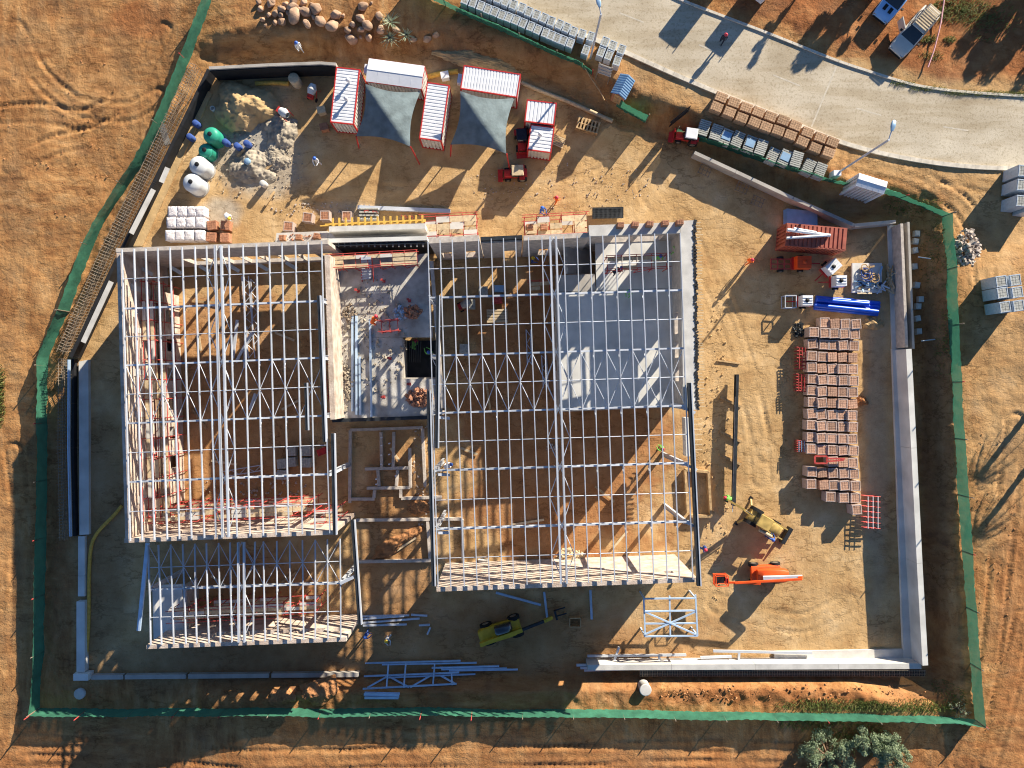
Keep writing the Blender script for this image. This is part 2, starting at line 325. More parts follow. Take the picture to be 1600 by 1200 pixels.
    dark=np.maximum(ell(X,Y,1462,700,22,380,1.0)*.6,ell(X,Y,770,60,150,45,1.3)*.35); dark=np.maximum(dark,ell(X,Y,85,800,30,300,.8)*.3); dark=np.maximum(dark,ell(X,Y,1350,320,110,30,1.)*.4); dark=np.maximum(dark,np.clip((nz-.05)*2,0,1)*(sd>0)*.35); dark=np.maximum(dark,ell(X,Y,155,830,60,290)*.45); dark=np.maximum(dark,ell(X,Y,330,1035,280,50)*.45); dark=np.maximum(dark,ell(X,Y,780,980,150,60)*.2)  # shade painted as darker soil: east trench, west and south strips; random patches too
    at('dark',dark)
    cem=np.maximum(ell(X,Y,400,240,75,75)*.9,ell(X,Y,430,275,60,40)*.7); cem=np.maximum(cem,ell(X,Y,345,335,40,30)*.7); cem=np.maximum(cem,ell(X,Y,540,330,60,20)*.4); cem=np.maximum(cem,ell(X,Y,1370,700,22,330)*.25)  # last zone greys the east wall's shadow strip, bluish shade put into colour
    cem=np.maximum(cem,np.clip(1+(P(560,0).x-X)/2,0,1)*np.clip(1+(P(0,880).y-Y)/3,0,1)*(sd<0)*.0); at('cement',cem)
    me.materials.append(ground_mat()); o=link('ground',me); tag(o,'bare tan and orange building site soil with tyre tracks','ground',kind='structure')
make_ground()

# ---------------------------------------------------------------- road
def resample(pts,n):
    L=[0]; 
    for a,b in zip(pts[:-1],pts[1:]): L.append(L[-1]+(b-a).length)
    out=[]
    for i in range(n):
        t=L[-1]*i/(n-1); k=max(j for j in range(len(L)) if L[j]<=t+1e-9); k=min(k,len(pts)-2); u=(t-L[k])/(L[k+1]-L[k]); out.append(pts[k].lerp(pts[k+1],u))
    for _ in range(3): out=[out[0]]+[(out[i-1]+out[i]*2+out[i+1])/4 for i in range(1,n-1)]+[out[-1]]
    return out
def make_road():
    m=mat('dusty_road_surface',(.50,.43,.32),.9,0,.2,.3,.05,12,detail=12,col2=(.64,.56,.43)); t=m.node_tree; N=t.nodes; L=t.links; bs=N['Principled BSDF']; src=bs.inputs['Base Color'].links[0].from_socket; gg=N.new('ShaderNodeNewGeometry')
    for sc_,st_,e0,e1,c0 in ((.16,(1,1,1),.35,.6,(.80,.76,.70)),(.9,(.25,1.6,1),.40,.55,(.86,.83,.78)),(5.0,(1,1,1),.36,.46,(.8,.78,.74))):
        mp=N.new('ShaderNodeMapping'); mp.inputs['Scale'].default_value=st_; mp.inputs['Rotation'].default_value=(0,0,.42); L.new(gg.outputs['Position'],mp.inputs[0]); nn_=N.new('ShaderNodeTexNoise'); nn_.inputs['Scale'].default_value=sc_; nn_.inputs['Detail'].default_value=9; L.new(mp.outputs[0],nn_.inputs['Vector'])
        rr=N.new('ShaderNodeValToRGB'); rr.color_ramp.elements[0].position=e0; rr.color_ramp.elements[0].color=(*c0,1); rr.color_ramp.elements[1].position=e1; L.new(nn_.outputs[0],rr.inputs[0])
        mx=N.new('ShaderNodeMix'); mx.data_type='RGBA'; mx.blend_type='MULTIPLY'; mx.inputs[0].default_value=1; L.new(src,mx.inputs[6]); L.new(rr.outputs[0],mx.inputs[7]); src=mx.outputs[2]
    L.new(src,bs.inputs['Base Color']); A=resample(RUP,90); B=resample(RLO,90); mb=MB(); zr=ZO+.05
    for i in range(89):
        for j in range(4):
            q=[A[i].lerp(B[i],j/4),A[i].lerp(B[i],(j+1)/4),A[i+1].lerp(B[i+1],(j+1)/4),A[i+1].lerp(B[i+1],j/4)]
            mb.add([(p.x,p.y,zr) for p in q],[(0,1,2,3)])
    o=mb.build('road',m); tag(o,'curved pale dusty concrete road','road',kind='structure')
    km=mat('kerb_concrete',(.62,.56,.46),.9,0,.2,2)
    for edge,w,lab in ((A,-.22,'far concrete kerb of the curved road'),(B,.38,'near pale concrete kerb of the curved road')):
        mb=MB()
        for i in range(89):
            a,b=edge[i],edge[i+1]; d=(b-a).normalized(); nn=Vector((d.y,-d.x,0))
            mb.bar(Vector((a.x,a.y,zr+.0))+nn*w*.5,Vector((b.x,b.y,zr+.0))+nn*w*.5+d*.02,abs(w),.22)
        o=mb.build('kerb',km); tag(o,lab,'kerb',kind='structure')
    pm=mat('worn_road_paint',(.56,.50,.40),.9,0,.2,3); mb=MB()
    for a,b in (((968,20),(1006,35)),((1092,70),(1128,85)),((1208,117),(1250,134)),((1338,169),(1377,180)),((1474,198),(1513,204))):
        p=P(*a,zr); q=P(*b,zr); d=(q-p).normalized()*.5; nn=Vector((-d.y,d.x,0)).normalized()*.06
        mb.add([(p-nn)[:2]+(zr+.004,),(q-nn)[:2]+(zr+.004,),(q+nn)[:2]+(zr+.004,),(p+nn)[:2]+(zr+.004,)],[(0,1,2,3)])
    for a,b in (((1307,104),(1268,198)),):
        p=P(*a,zr); q=P(*b,zr); nn=Vector((-(q-p).y,(q-p).x,0)).normalized()*.07
        mb.add([(p-nn)[:2]+(zr+.004,),(q-nn)[:2]+(zr+.004,),(q+nn)[:2]+(zr+.004,),(p+nn)[:2]+(zr+.004,)],[(0,1,2,3)])
    o=mb.build('road_marking',pm); tag(o,'faint worn dashes and a joint line on the road','road marking',kind='structure')
make_road()
# ---------------------------------------------------------------- shared profiles along +X, length 1
_pc={}
def prof(kind,mk):
    if (kind,mk) in _pc: return _pc[(kind,mk)]
    mb=MB()
    def pl(y0,y1,z0,z1): mb.box((.5,(y0+y1)/2,(z0+z1)/2),(1,y1-y0,z1-z0))
    if kind=='c': pl(-.012,.012,-.1,.1); pl(-.012,.085,.082,.1); pl(-.012,.085,-.1,-.082)
    elif kind=='i': pl(-.012,.012,-.17,.17); pl(-.095,.095,.17,.19); pl(-.095,.095,-.19,-.17)
    elif kind=='box': pl(-.5,.5,-.5,.5)
    elif kind=='rod': mb.tube((0,0,0),(1,0,0),1,1,7)
    _pc[(kind,mk)]=mb.mesh(kind+'_section',M[mk]); return _pc[(kind,mk)]
def beam(name,a,b,kind,mk,root=None,w=1,h=1,roll=0,parent=None):
    a=Vector(a); b=Vector(b); d=b-a; L=d.length; x=d/L
    up=Vector((0,0,1)) if abs(x.z)<.98 else Vector((0,1,0)); y=up.cross(x).normalized(); z=x.cross(y)
    rot=Matrix((x,y,z)).transposed()@Matrix.Rotation(roll,3,'X')
    o=bpy.data.objects.new(name,prof(kind,mk)); COL.objects.link(o)
    o.rotation_euler=rot.to_euler(); o.scale=(L,w,h); o.location=a-(root.location if root else Vector())
    if root: o.parent=parent or root
    return o
def V(p): return Vector(p)
def flat(p,z): return Vector((p.x,p.y,z))
def wallrun(root,a,b,z0,z1,th,mk,ops=(),name='wall'):
    """straight wall from a to b (outer face line), with equal-height openings (t0,t1) metres -> pieces"""
    a=V(a); b=V(b); d=(flat(b,0)-flat(a,0)); L=d.length; x=d.normalized()
    def piece(nm,t0,t1,za,zb,grow=0):
        if t1-t0<.02 or zb-za<.02: return
        mb=MB(); p=flat(a,0)+x*t0; q=flat(a,0)+x*t1; mb.bar(flat(p,(za+zb)/2),flat(q,(za+zb)/2),th+grow,zb-za); o=mb.mesh(nm,M[mk])
        link(nm,o,root,-root.location)
    if not ops: piece(name,0,L,z0,z1); return
    za,zb=ops[0][2],ops[0][3]; piece(name,0,L,zb,z1); 
    if za>z0: piece(name,0,L,z0,za)
    t=0
    for o in sorted(ops):
        piece('pier',t,o[0],za,zb); t=o[1]
    piece('pier',t,L,za,zb)
def ops_even(L,n,w,za,zb,t0=0,t1=None):
    t1=L if t1 is None else t1; s=(t1-t0)/n
    return [(t0+s*(i+.5)-w/2,t0+s*(i+.5)+w/2,za,zb) for i in range(n)]

# ---------------------------------------------------------------- steel framed halls
def interp(tab,i): return tab[i]
def steel_hall(root,xt,xb,ridge_i,ytop,ybot,raf,ze,rise,eaveL,eaveR,brace_rows,gut=()):
    """xt/xb: purlin x pixels at the top/bottom edge; ytop(x), ybot(x): edge lines; raf: rafter y at left edge, slope applied"""
    n=len(xt); xr=xt[ridge_i]
    def zt(i):
        half=(xr-xt[0]) if i<=ridge_i else (xt[-1]-xr); return ze+rise*(1-abs(xt[i]-xr)/half)
    def pt(i,y):  # point on purlin i at left-edge y
        x=xt[i]+(xb[i]-xt[i])*((y-ytop(xt[0]))/(ybot(xb[0])-ytop(xt[0])))
        yy=y+(ytop(x)-ytop(xt[0]))
        return P(x,yy,zt(i))
    y0,y1=ytop(xt[0]),ybot(xb[0])
    for i in range(n):
        if i==ridge_i:
            for s in (-.17,.17):
                a,b=pt(i,y0),pt(i,y1); off=Vector((s,0,.02)); beam('ridge_purlin',a+off,b+off,'c','steel',root,1.7,1.2,0 if s>0 else math.pi)
        else:
            a,b=pt(i,y0),pt(i,y1); m=a.lerp(b,.5)+Vector((R.uniform(-.03,.03),0,0))
            beam('purlin',a,m,'c','steel',root,.78,.9); beam('purlin',m,b,'c','steel',root,.78,.9)
    D=Vector((0,0,-.3))
    for k,y in enumerate(raf):
        L=pt(0,y)+D; Q=pt(ridge_i,y)+D; E=pt(n-1,y)+D
        beam('rafter',L,Q,'i','steel',root,.68,1.1); beam('rafter',Q,E,'i','steel',root,.68,1.1)
        for i in range(1,n-1,2):   # fly braces from rafter foot to purlin
            p=pt(i,y); q=pt(i,y+14); beam('fly_brace',p+D*1.5,q+Vector((0,0,-.05)),'rod','steel',root,.028,.028)
        if eaveL: beam('column',flat(L,0),L+Vector((0,0,.1)),'i','steel',root,1.15,1)
        if eaveR: beam('column',flat(E,0),E+Vector((0,0,.1)),'i','steel',root,1.15,1)
    ys=[y0]+list(raf)+[y1]
    for a,b in zip(ys[:-1],ys[1:]):
        y=(a+b)/2; L=pt(0,y); Q=pt(ridge_i,y); E=pt(n-1,y)
        beam('sag_rod',L,Q,'rod','steel',root,.033,.033); beam('sag_rod',Q,E,'rod','steel',root,.033,.033)
        # ridge lacing
        for s in (-1,1):
            j=ridge_i+s
            for (u,v) in ((a,y),(b,y)):
                beam('lacing_bar',pt(ridge_i,u)+Vector((0,0,-.12)),pt(j,v)+Vector((0,0,-.12)),'rod','steel',root,.035,.035)
    for (a,b) in brace_rows:
        i=0
        while i+2<n:
            if not (i<ridge_i<i+2):
                z=Vector((0,0,-.13)); z2=Vector((0,0,-.2))
                beam('cross_brace',pt(i,a)+z,pt(i+2,b)+z,'rod','steel',root,.03,.03)
                beam('cross_brace',pt(i+2,a)+z2,pt(i,b)+z2,'rod','steel',root,.03,.03)
            i+=2 if i!=ridge_i-1 else 1
    for (a,b,z,w) in gut:
        beam('eave_channel',P(*a,z),P(*b,z),'box','darksteel',root,w,.32)
        p=P(*a,z)+Vector((w/2+.06,0,.05)); q=P(*b,z)+Vector((w/2+.06,0,.05)); beam('eave_flashing',p,q,'box','steel',root,.09,.34)
    return pt
ORI=Vector((0,0,0))
# --- west hall (upper left)
B1=thing('steel_frame_hall','west hall with open white purlin roof, pale brick walls on three sides','building',P(350,640,0),0)
x1t=[190,209,227,246,265,284,304,322,341,357,379,400,420,440,461,481,502]
x1b=[203,222,241,261,280,299,319,337,353,370,390,411,431,451,472,492,515]
f1t=lambda x:390-13*(x-180)/332; f1b=lambda x:846-13*(x-195)/327
pt1=steel_hall(B1,x1t,x1b,8,f1t,f1b,[482,571,662,754],8.25,.8,False,True,[(571,662)],
   gut=[((498,462),(507,690),8.3,.22),((478,598),(480,672),8.2,.2),((520,677),(523,835),8.3,.24)])
ZW=8.0
def Lpx(a,b,z): return (P(*a,z)-P(*b,z)).length
a,b=(181,391),(512,378); L=Lpx(a,b,ZW)
wallrun(B1,P(*a,ZW),P(*b,ZW),0,ZW,.32,'block',ops_even(L,8,1.55,.9,4.0,3.4,L-.4))
wallrun(B1,P(185,393,ZW),P(199,843,ZW),0,ZW-.02,.34,'plaster')
a,b=(194,845),(521,832); L=Lpx(a,b,ZW)
wallrun(B1,P(*a,ZW),P(*b,ZW),0,ZW-.01,.34,'plaster',ops_even(L,9,.75,5.4,6.5,1.5,L-1))
# inner corridor wall, ledges and piers of the west side
wallrun(B1,P(249,455,3.4),P(259,790,3.4),0,3.4,.3,'plaster',[(1.5+2.6*i,2.6+2.6*i,.9,2.6) for i in range(6)],'inner_wall')
for i in range(6):
    y=450+66*i; p=P(206+.03*(y-450),y,6); mb=MB(); mb.box((p.x,p.y,3.2),(.5,.45,6.4)); mb.box((p.x,p.y,6.45),(.62,.6,.12)); link('pilaster',mb.mesh('pilaster',M['conclight']),B1,-B1.location)
for i in range(6):
    y=421+.0*i; x=222+45*i; p=P(x,420-.039*(x-200),4.6); q=P(x+17,430-.039*(x-200),4.4); beam('precast_stub',p,q,'box','conclight',B1,.3,.3)
# --- south-west annex
B2=thing('steel_frame_annex','lower south-west annex whose roof steel is half in blue shade','building',P(390,930,0),0)
x2t=[231,247,266,285,304,322,341,359,377,398,411,432,452,472,492,511,531]; x2b=[235,252,271,290,307,326,344,362,378,395,414,434,454,474,492,512,532]
f2t=lambda x:852-10*(x-231)/300; f2b=lambda x:1008-12*(x-235)/300
pt2=steel_hall(B2,x2t,x2b,8,f2t,f2b,[922],6.3,.5,True,True,[(853,922)],gut=[((551,812),(562,975),6.3,.26)])
a,b=(229,1011),(541,999); L=Lpx(a,b,6.2); wallrun(B2,P(*a,6.2),P(*b,6.2),0,6.2,.34,'plaster',ops_even(L,8,.8,3.6,4.7,4.5,L-.6))
beam('gable_rail',P(231,848,5.9),P(217,985,5.2),'box','steelblue',B2,.3,.2)
mb=MB(); q=[P(238,915,2.6),P(284,913,2.6),P(288,1000,2.6),P(240,1002,2.6)]; mb.poly([(p.x,p.y) for p in q],2.4,2.6); link('floor_slab',mb.mesh('floor_slab',M['concblue']),B2,-B2.location)
wallrun(B2,P(288,915,2.5),P(292,996,2.5),0,2.38,.25,'block')
beam('outrigger',P(532,911,6.3),P(553,901,6.3),'i','steel',B2,1.3,1)
# --- east hall
B3=thing('steel_frame_hall','east hall with open white purlin roof beside the dusty yard','building',P(875,650,0),0)
x3t=[668,687,706,726,747,767,786,805,825,846,864,880,901,921,941,961,982,1001,1022,1042,1062]
x3b=[684,704,725,745,764,784,802,823,844,863,881,899,919,939,960,980,1000,1021,1042,1061,1082]
f3t=lambda x:376-12*(x-668)/394; f3b=lambda x:918-14*(x-684)/400
pt3=steel_hall(B3,x3t,x3b,10,f3t,f3b,[465,556,646,736,828],8.3,.9,True,False,[(556,646)],
   gut=[((684,462),(682,700),8.3,.22),((669,610),(677,915),8.35,.24),((1076,598),(1091,915),8.35,.24)])
for y in (640,729,820):
    p=P(1064+.035*(y-640),y-5,8); beam('column',flat(p,0),p,'i','steel',B3,1.15,1)
    q=P(1086+.03*(y-640),y+5,8.1); beam('eave_bracket',p,q,'i','steel',B3,1.1,.8)
    p=P(684,y+12,8.2); beam('eave_bracket',p+Vector((.9,-.1,-.4)),p,'i','steel',B3,1.1,.8)
a,b=(682,921),(1089,906); wallrun(B3,P(*a,ZW),P(*b,ZW),0,ZW,.36,'plaster',[(18.9,19.6,5.6,6.3)])
a,b=(670,376),(749,372); wallrun(B3,P(*a,ZW),P(*b,ZW),0,ZW,.45,'block',ops_even(Lpx(a,b,ZW),2,.9,0.8,3.6))
a,b=(751,374),(816,371); wallrun(B3,P(751,377,7.2),P(816,374,7.2),0,7.1,.3,'block',[(1.9,2.9,0.0,3.2)]); beam('lintel_beam',P(*a,7.4),P(*b,7.4),'box','darksteel',B3,.3,.5); pass
a,b=(818,372),(921,367); wallrun(B3,P(*a,7.6),P(*b,7.6),0,7.6,.4,'block',[(1.4,2.5,.6,3.4)])
def slab(root,pts,z,t,mk,name='floor_slab'):
    q=[P(x,y,z) for x,y in pts]; mb=MB(); mb.poly([(p.x,p.y) for p in q],z-t,z); return link(name,mb.mesh(name,M[mk]),root,-root.location)
slab(B3,[(869,457),(1060,450),(1068,634),(876,642)],4.0,.3,'concblue')
slab(B3,[(930,374),(1058,370),(1060,449.5),(932,454)],3.99,.3,'concblue')
slab(B3,[(868,430),(929,428),(931,454),(868.5,456)],3.98,.3,'conc')
slab(B3,[(1063,345),(1086,344),(1090,640),(1068,641)],8.05,.35,'conclight','concrete_ledge')
slab(B3,[(920,352),(1062.5,347),(1063,364),(921,369)],8.06,.35,'conclight','concrete_ledge')
wallrun(B3,P(1070,352,8),P(1075,640,8),0,7.69,.45,'block',[(6.8,8.6,4.7,6.0),(9.2,10.6,4.7,6.0),(11.4,12.6,4.7,6.0)])
wallrun(B3,P(921,361,8),P(1068,356,8),0,7.68,.45,'block',[(2.2,3.9,4.05,6.3),(4.2,6.4,4.05,6.3)])
wallrun(B3,P(870,452,4),P(876,641,4),0,3.69,.25,'block',[(2,3,0,2.2),(6,7,0,2.2)],'inner_wall')
wallrun(B3,P(878,641.5,4),P(1066,633.5,4),0,3.69,.25,'block',[(1.5,3,0,2.2),(5.6,6.8,0,2.2)],'inner_wall')
for i in range(9):   # concrete stair beside the ridge
    beam('stair_tread',P(884+4.4*i,384,3.9-.36*i),P(884.5+4.4*i,428,3.9-.36*i),'box','conc',B3,.27,.18)
mb=MB()          # splash plaster crust along the ledge
for i in range(60):
    t=i/59; p=P(1086+4*t,346+292*t,8.06); mb.box((p.x+R.uniform(-.1,.03),p.y,8.06),(R.uniform(.12,.35),.3,.05),R.uniform(0,3))
o=link('ledge_crust',mb.mesh('ledge_crust',M['nearblack']),B3,-B3.location); o['kind']='stuff'
for i in range(62):    # shutter battens sticking out of the ledge
    y=348+4.7*i; x=1087+.013*(y-348); beam('shutter_batten',P(x,y,7.8),P(x+8+R.uniform(-2,3),y+R.uniform(-1,1),7.8),'box','woodpale',B3,.06,.07)
for i in range(7):
    y=655+8*i; beam('shutter_batten',P(1078,y,3.2),P(1097,y-.5,3.2),'box','woodpale',B3,.07,.08)
beam('shutter_panel',P(1071,652,3.4),P(1073,712,3.4),'box','concblue',B3,.35,1.2)
# --- middle block
B4=thing('concrete_block','middle two storey concrete deck between the two steel halls','building',P(600,520,0),0)
for pts in ([(514,404),(669,396),(676,527),(520,527)],[(520,527.3),(629,527.3),(629,592),(522,592)],[(682,527.3),(688,527.3),(690,592),(682,592)],[(522,592.3),(690,592.3),(691,648),(524,656)]):
    slab(B4,pts,4.0,.3,'deck')
wallrun(B4,P(508,396,7.9),P(517,656,7.9),0,7.3,.42,'plaster',[(2,3,0,2.2),(7,8.2,0,2.2)],'parapet_wall')
wallrun(B4,P(524,653,4),P(690,646,4),0,3.69,.3,'block',[(1,2,0,2.2),(4.3,5.6,0,2.4),(7.5,8.4,0,2.2)])
wallrun(B4,P(667,397,7.6),P(686,640,7.6),4.01,4.3,.3,'block',(),'kerb_wall')
beam('edge_beam',P(520,657,3.9),P(672,652,3.9),'box','darksteel',B4,.3,.5)
# stairwell pit
wallrun(B4,P(630,530,3.6),P(630,590,3.6),0,3.68,.12,'conc',(),'pit_wall'); wallrun(B4,P(630,591,3.6),P(682,591,3.6),0,3.68,.12,'conc',(),'pit_wall')
slab(B4,[(632,532),(681,532),(681,589),(632,589)],1.5,.12,'nearblack','shutter_platform')
for i in range(8):
    beam('shutter_rib',P(633+3.5*i,533,2.9),P(633+3.3*i,566,2.2),'box','darksteel',B4,.06,.1)
# north formwork walls
wallrun(B4,P(514,358,5.2),P(664,353,5.2),0,5.2,.45,'conclight'); wallrun(B4,P(513,376,5.6),P(667,372,5.6),0,5.6,.35,'concblue')
slab(B4,[(513,362),(664,357),(664,371),(513,375)],3.2,.2,'concblue','channel_floor')
wallrun(B4,P(513,384,5.5),P(670,379,5.5),.5,5.5,.1,'darksteel',(),'shutter_face')
for i in range(15):
    x=520+10*i; beam('soldier',P(x,341-.035*(x-514),5.1),P(x,354-.035*(x-514),5.1),'box','woodyellow',B4,.15,.14)
beam('waler',P(500,353,4.9),P(665,346,4.9),'box','woodyellow',B4,.09,.16); beam('waler',P(508,351,3.6),P(665,344,3.6),'box','woodyellow',B4,.14,.16)
for i in range(16):
    x=520+9.4*i; beam('tie_rod',P(x,379,5.4),P(x,386,5.4),'box','conclight',B4,.05,.06)
# first floor deck west of formwork
slab(B1,[(432,364),(512,361),(512,375),(430,379)],3.2,.25,'conclight','entrance_slab')
# scaffolding --------------------------------------------------------------
def scaffold(label,a,b,depth,h,nb,lev,boards=True,za=0.0,mk='scaf',group='red tube scaffolds',dx=None):
    A=P(*a,za); B=P(*b,za); root=thing('scaffold',label,'scaffold',A,0,group)
    x=(B-A).normalized(); y=Vector((-x.y,x.x,0)); Ln=(B-A).length; s=Ln/nb
    for i in range(nb+1):
        for j in (0,1):
            p=A+x*(s*i)+y*(depth*j); hh=h*R.uniform(.9,1.12); beam('standard',p,p+Vector((R.uniform(-.05,.05),R.uniform(-.05,.05),hh)),'rod',mk,root,.038,.038)
        for l in range(lev):
            z=h*(l+1)/lev-.25; p=A+x*(s*i)+Vector((0,0,z)); beam('transom',p-y*.15,p+y*(depth+.15),'rod',mk,root,.034,.034)
    for l in range(lev):
        z=h*(l+1)/lev-.2
        for j in (0,1):
            p=A+y*(depth*j)+Vector((0,0,z)); beam('ledger',p-x*.2,p+x*(Ln+.2),'rod',mk,root,.034,.034)
            beam('guard_rail',p+Vector((0,0,.9))-x*.2,p+x*(Ln+.2)+Vector((0,0,.9)),'rod',mk,root,.03,.03) if l==lev-1 else None
        if boards:
            for k in range(nb):
                for q in range(3):
                    if R.random()<.72:
                        p=A+x*(s*k+.05)+y*(depth*(q+.5)/3)+Vector((0,0,z+.06)); beam('board',p,p+x*(s*.97),'box','woodpale' if R.random()<.75 else 'conclight',root,depth*.27,.05)
    for k in range(0,nb,2):
        p=A+x*(s*k); beam('diagonal_brace',p,p+x*s+Vector((0,0,h*.8)),'rod',mk,root,.03,.03)
    return root
scaffold('tall red scaffold along the inner west wall of the west hall',(266,452),(277,792),1.0,5.4,12,3)
scaffold('red scaffold with boards along the south wall inside the west hall',(262,800),(505,789),1.1,5.2,11,3)
scaffold('red scaffold inside the south wall of the annex',(300,948),(510,938),1.0,3.9,9,2)
scaffold('pinkish red scaffold platform by the formwork north of the middle block',(668,384),(748,380),1.9,3.4,4,2)
scaffold('red scaffold platform with brick stacks outside the east hall north wall',(820,382),(912,377),1.8,3.2,5,2)
scaffold('small red scaffold on the east hall upper floor near the green vests',(945,428),(1035,424),1.1,2.0,4,1,True,4.0)
scaffold('red scaffold north of the deck inside the middle block',(524,425),(655,418),1.1,1.6,7,1,True,4.0)
scaffold('red handrail frames along the west side of the concrete deck',(535,640),(522,520),.8,1.3,5,1,False,4.0)
scaffold('low red guard frame on the concrete deck above the stairwell',(600,520),(625,518),.9,1.2,2,1,False,4.0)
scaffold('red scaffold at the south-east corner of the west hall',(515,800),(545,798),1.0,5.0,2,2)
scaffold('faint red scaffold in the middle of the east hall near the stair',(828,466),(858,464),1.2,2.2,2,1)
# stairs up to the deck
st=thing('aluminium_stair','short grey metal stair leaning between the red scaffold and the deck','stair',P(570,430,4.0))
for i in range(8):
    beam('tread',P(564,404+4.4*i,4.0+1.5-.17*i),P(580,403+4.4*i,4.0+1.5-.17*i),'box','steel',st,.24,.05)
for x in (563,581): beam('stringer',P(x,402,5.5),P(x+3,440,4.1),'box','scaf',st,.06,.14)
# courtyard footings (low walls)
FT=[((547,672),(660,668)),((547,672),(546,786)),((595,675),(596,730)),((615,675),(614,730)),((596,732),(613,732)),((570,733),(641,731)),((590,735),(592,760)),((621,735),(619,759)),((573,763),(641,762)),((585,766),(584,778)),((626,765),(626,778)),((547,780),(585,780)),((627,779),(690,777)),((555,813),(722,811)),((668,815),(672,878)),((560,878),(672,876)),((640,700),(641,762)),((660,670),(664,760)),((722,812),(724,890))]
FL=['along its north edge','down its west edge','west side of the narrow channel','east side of the narrow channel','closing the narrow channel','crossing below the narrow channel','short stub west below the channel','short stub east below the channel','second cross wall below the channel','short western stub under the second cross wall','short eastern stub under the second cross wall','meeting the west edge, sunlit','reaching the east hall, sunlit','long one crossing to the east hall','down the east edge, southern','southernmost cross wall','short one east of the channel','down the east edge, northern','inside the east hall west side']
for k,(a,b) in enumerate(FT):
    names=['first','second','third']
    o=MB(); p=P(*a,.35); q=P(*b,.35); o.bar(flat(p,.14),flat(q,.14),.26,.42+.004*k); ob=o.build('footing_wall',M['block']); 
    mid=((a[0]+b[0])//2,(a[1]+b[1])//2); tag(ob,'low brown block footing wall in the court, %s'%FL[k],'footing',group='low footing walls of the court')
# post starter pipes
for k,(x,y) in enumerate([(598,683),(598,695),(598,710),(598,724),(610,692),(610,709),(610,724),(590,747),(590,755),(620,742)]):
    p=P(x,y); o=MB(); o.tube((0,0,0),(0,0,.75),.06,.06,8); o.tube((0,0,.75),(0,0,.79),.075,.075,8); ob=o.build('standpipe',M['white'],None,p); tag(ob,'small white pipe stub on the court footings, %s'%('%s from north in the west row'%['first','second','third','fourth'][k] if k<4 else '%s from north in the east row'%['first','second','third'][k-4] if k<7 else ['third from last, west side','southernmost, west side','southernmost, east side'][k-7]),'pipe',group='white pipe stubs in the court')
# ---------------------------------------------------------------- retaining walls
def retaining(name,label,pts,z,z0,th,mk,step=5.0,foot=None,cat='wall'):
    pts=[P(*p,z) for p in pts]; root=thing(name,label,cat,flat(pts[0],0),0,None)
    for a,b in zip(pts[:-1],pts[1:]):
        a,b=flat(a,0),flat(b,0); L=(b-a).length; n=max(1,round(L/step)); d=(b-a)/n
        for i in range(n):
            mb=MB(); p=a+d*i+d.normalized()*.012; q=a+d*(i+1)-d.normalized()*.012; zz=z+R.uniform(-.015,.015); mb.bar(flat(p,(zz+z0)/2),flat(q,(zz+z0)/2),th,zz-z0); link('wall_panel',mb.mesh('wall_panel',M[mk]),root,-root.location)
    return root
def footing(root,pts,z,mk):
    q=[P(*p,z) for p in pts]; mb=MB(); mb.poly([(p.x,p.y) for p in q],-.15,z); link('footing',mb.mesh('footing',M[mk]),root,-root.location)
w=retaining('retaining_wall','long smooth concrete retaining wall along the east side of the yard',[(1420,545),(1428,700),(1437,880),(1446,1040)],2.05,0,.5,'concblue',7)
footing(w,[(1394,545),(1413,545),(1432,1030),(1412,1030)],.28,'concblue')
w=retaining('retaining_wall','thin double block wall north of the smooth east retaining wall',[(1409,349),(1417,543)],1.7,0,.25,'block',8); footing(w,[(1387,352),(1407,352),(1412,545),(1394,545)],.15,'concblue')
for t in ((1417,346),): 
    beam('wall_panel',P(1419,347,1.5)+Vector((0,0,-.7)),P(1427,545,1.5)+Vector((0,0,-.7)),'box','conc',w,.2,1.5)
w=retaining('retaining_wall','white topped concrete retaining wall along the south edge of the yard',[(918,1043),(1180,1042),(1440,1041)],1.55,0,.5,'conclight',8); footing(w,[(1210,1018),(1442,1014),(1443,1032),(1210,1036)],.22,'conclight')
w=retaining('retaining_wall','low block wall running diagonally below the north-east fence',[(1085,238),(1150,268),(1240,310),(1335,352),(1400,346)],1.2,0,.3,'conc',5)
w=retaining('retaining_wall','wall with black shade sheet closing the yard north-west corner',[(525,100),(500,98),(420,101),(326,106)],2.2,0,.25,'conc',4)
mb=MB()
pts=[P(x,y+2,2.1) for x,y in [(525,100),(500,98),(420,101),(327,106)]]
for a,b in zip(pts[:-1],pts[1:]): mb.bar(flat(a,1.0),flat(b,1.0),.06,2.0)
link('shade_sheet',mb.mesh('shade_sheet',M['nearblack']),w,-w.location+Vector((0,-.13,0)))  # black sheet that paints the shade on the wall's south face
w=retaining('retaining_wall','diagonal black wall with rebar starters on the west side',[(326,108),(240,285),(180,410),(110,558)],1.4,0,.3,'nearblack',5)  # near-black panels
cage=MB()
def rebar(mb,pts,z0,z1,off,step=.28):
    pts=[P(*p,0) for p in pts]
    for a,b in zip(pts[:-1],pts[1:]):
        d=b-a; L=d.length; x=d/L; nn=Vector((-x.y,x.x,0)); k=int(L/step)
        for i in range(k):
            p=a+x*(i*step)+Vector((R.uniform(-.03,.03),0,0))
            for s in (0,1):
                q=p+nn*(off*s); mb.tube(flat(q,z0),flat(q,z1+R.uniform(-.15,.2)),.022,.022,4,0,False)
            mb.tube(flat(p,z1-.2),flat(p+nn*off,z1-.2),.025,.025,4,0,False)
        for s in (0,1):
            for z in (z1*.45,z1*.7,z1-.15): mb.tube(flat(a+nn*(off*s),z),flat(b+nn*(off*s),z),.03,.03,4,0,False)
rebar(cage,[(324,120),(246,285),(188,402),(122,555)],.8,2.5,-.55)
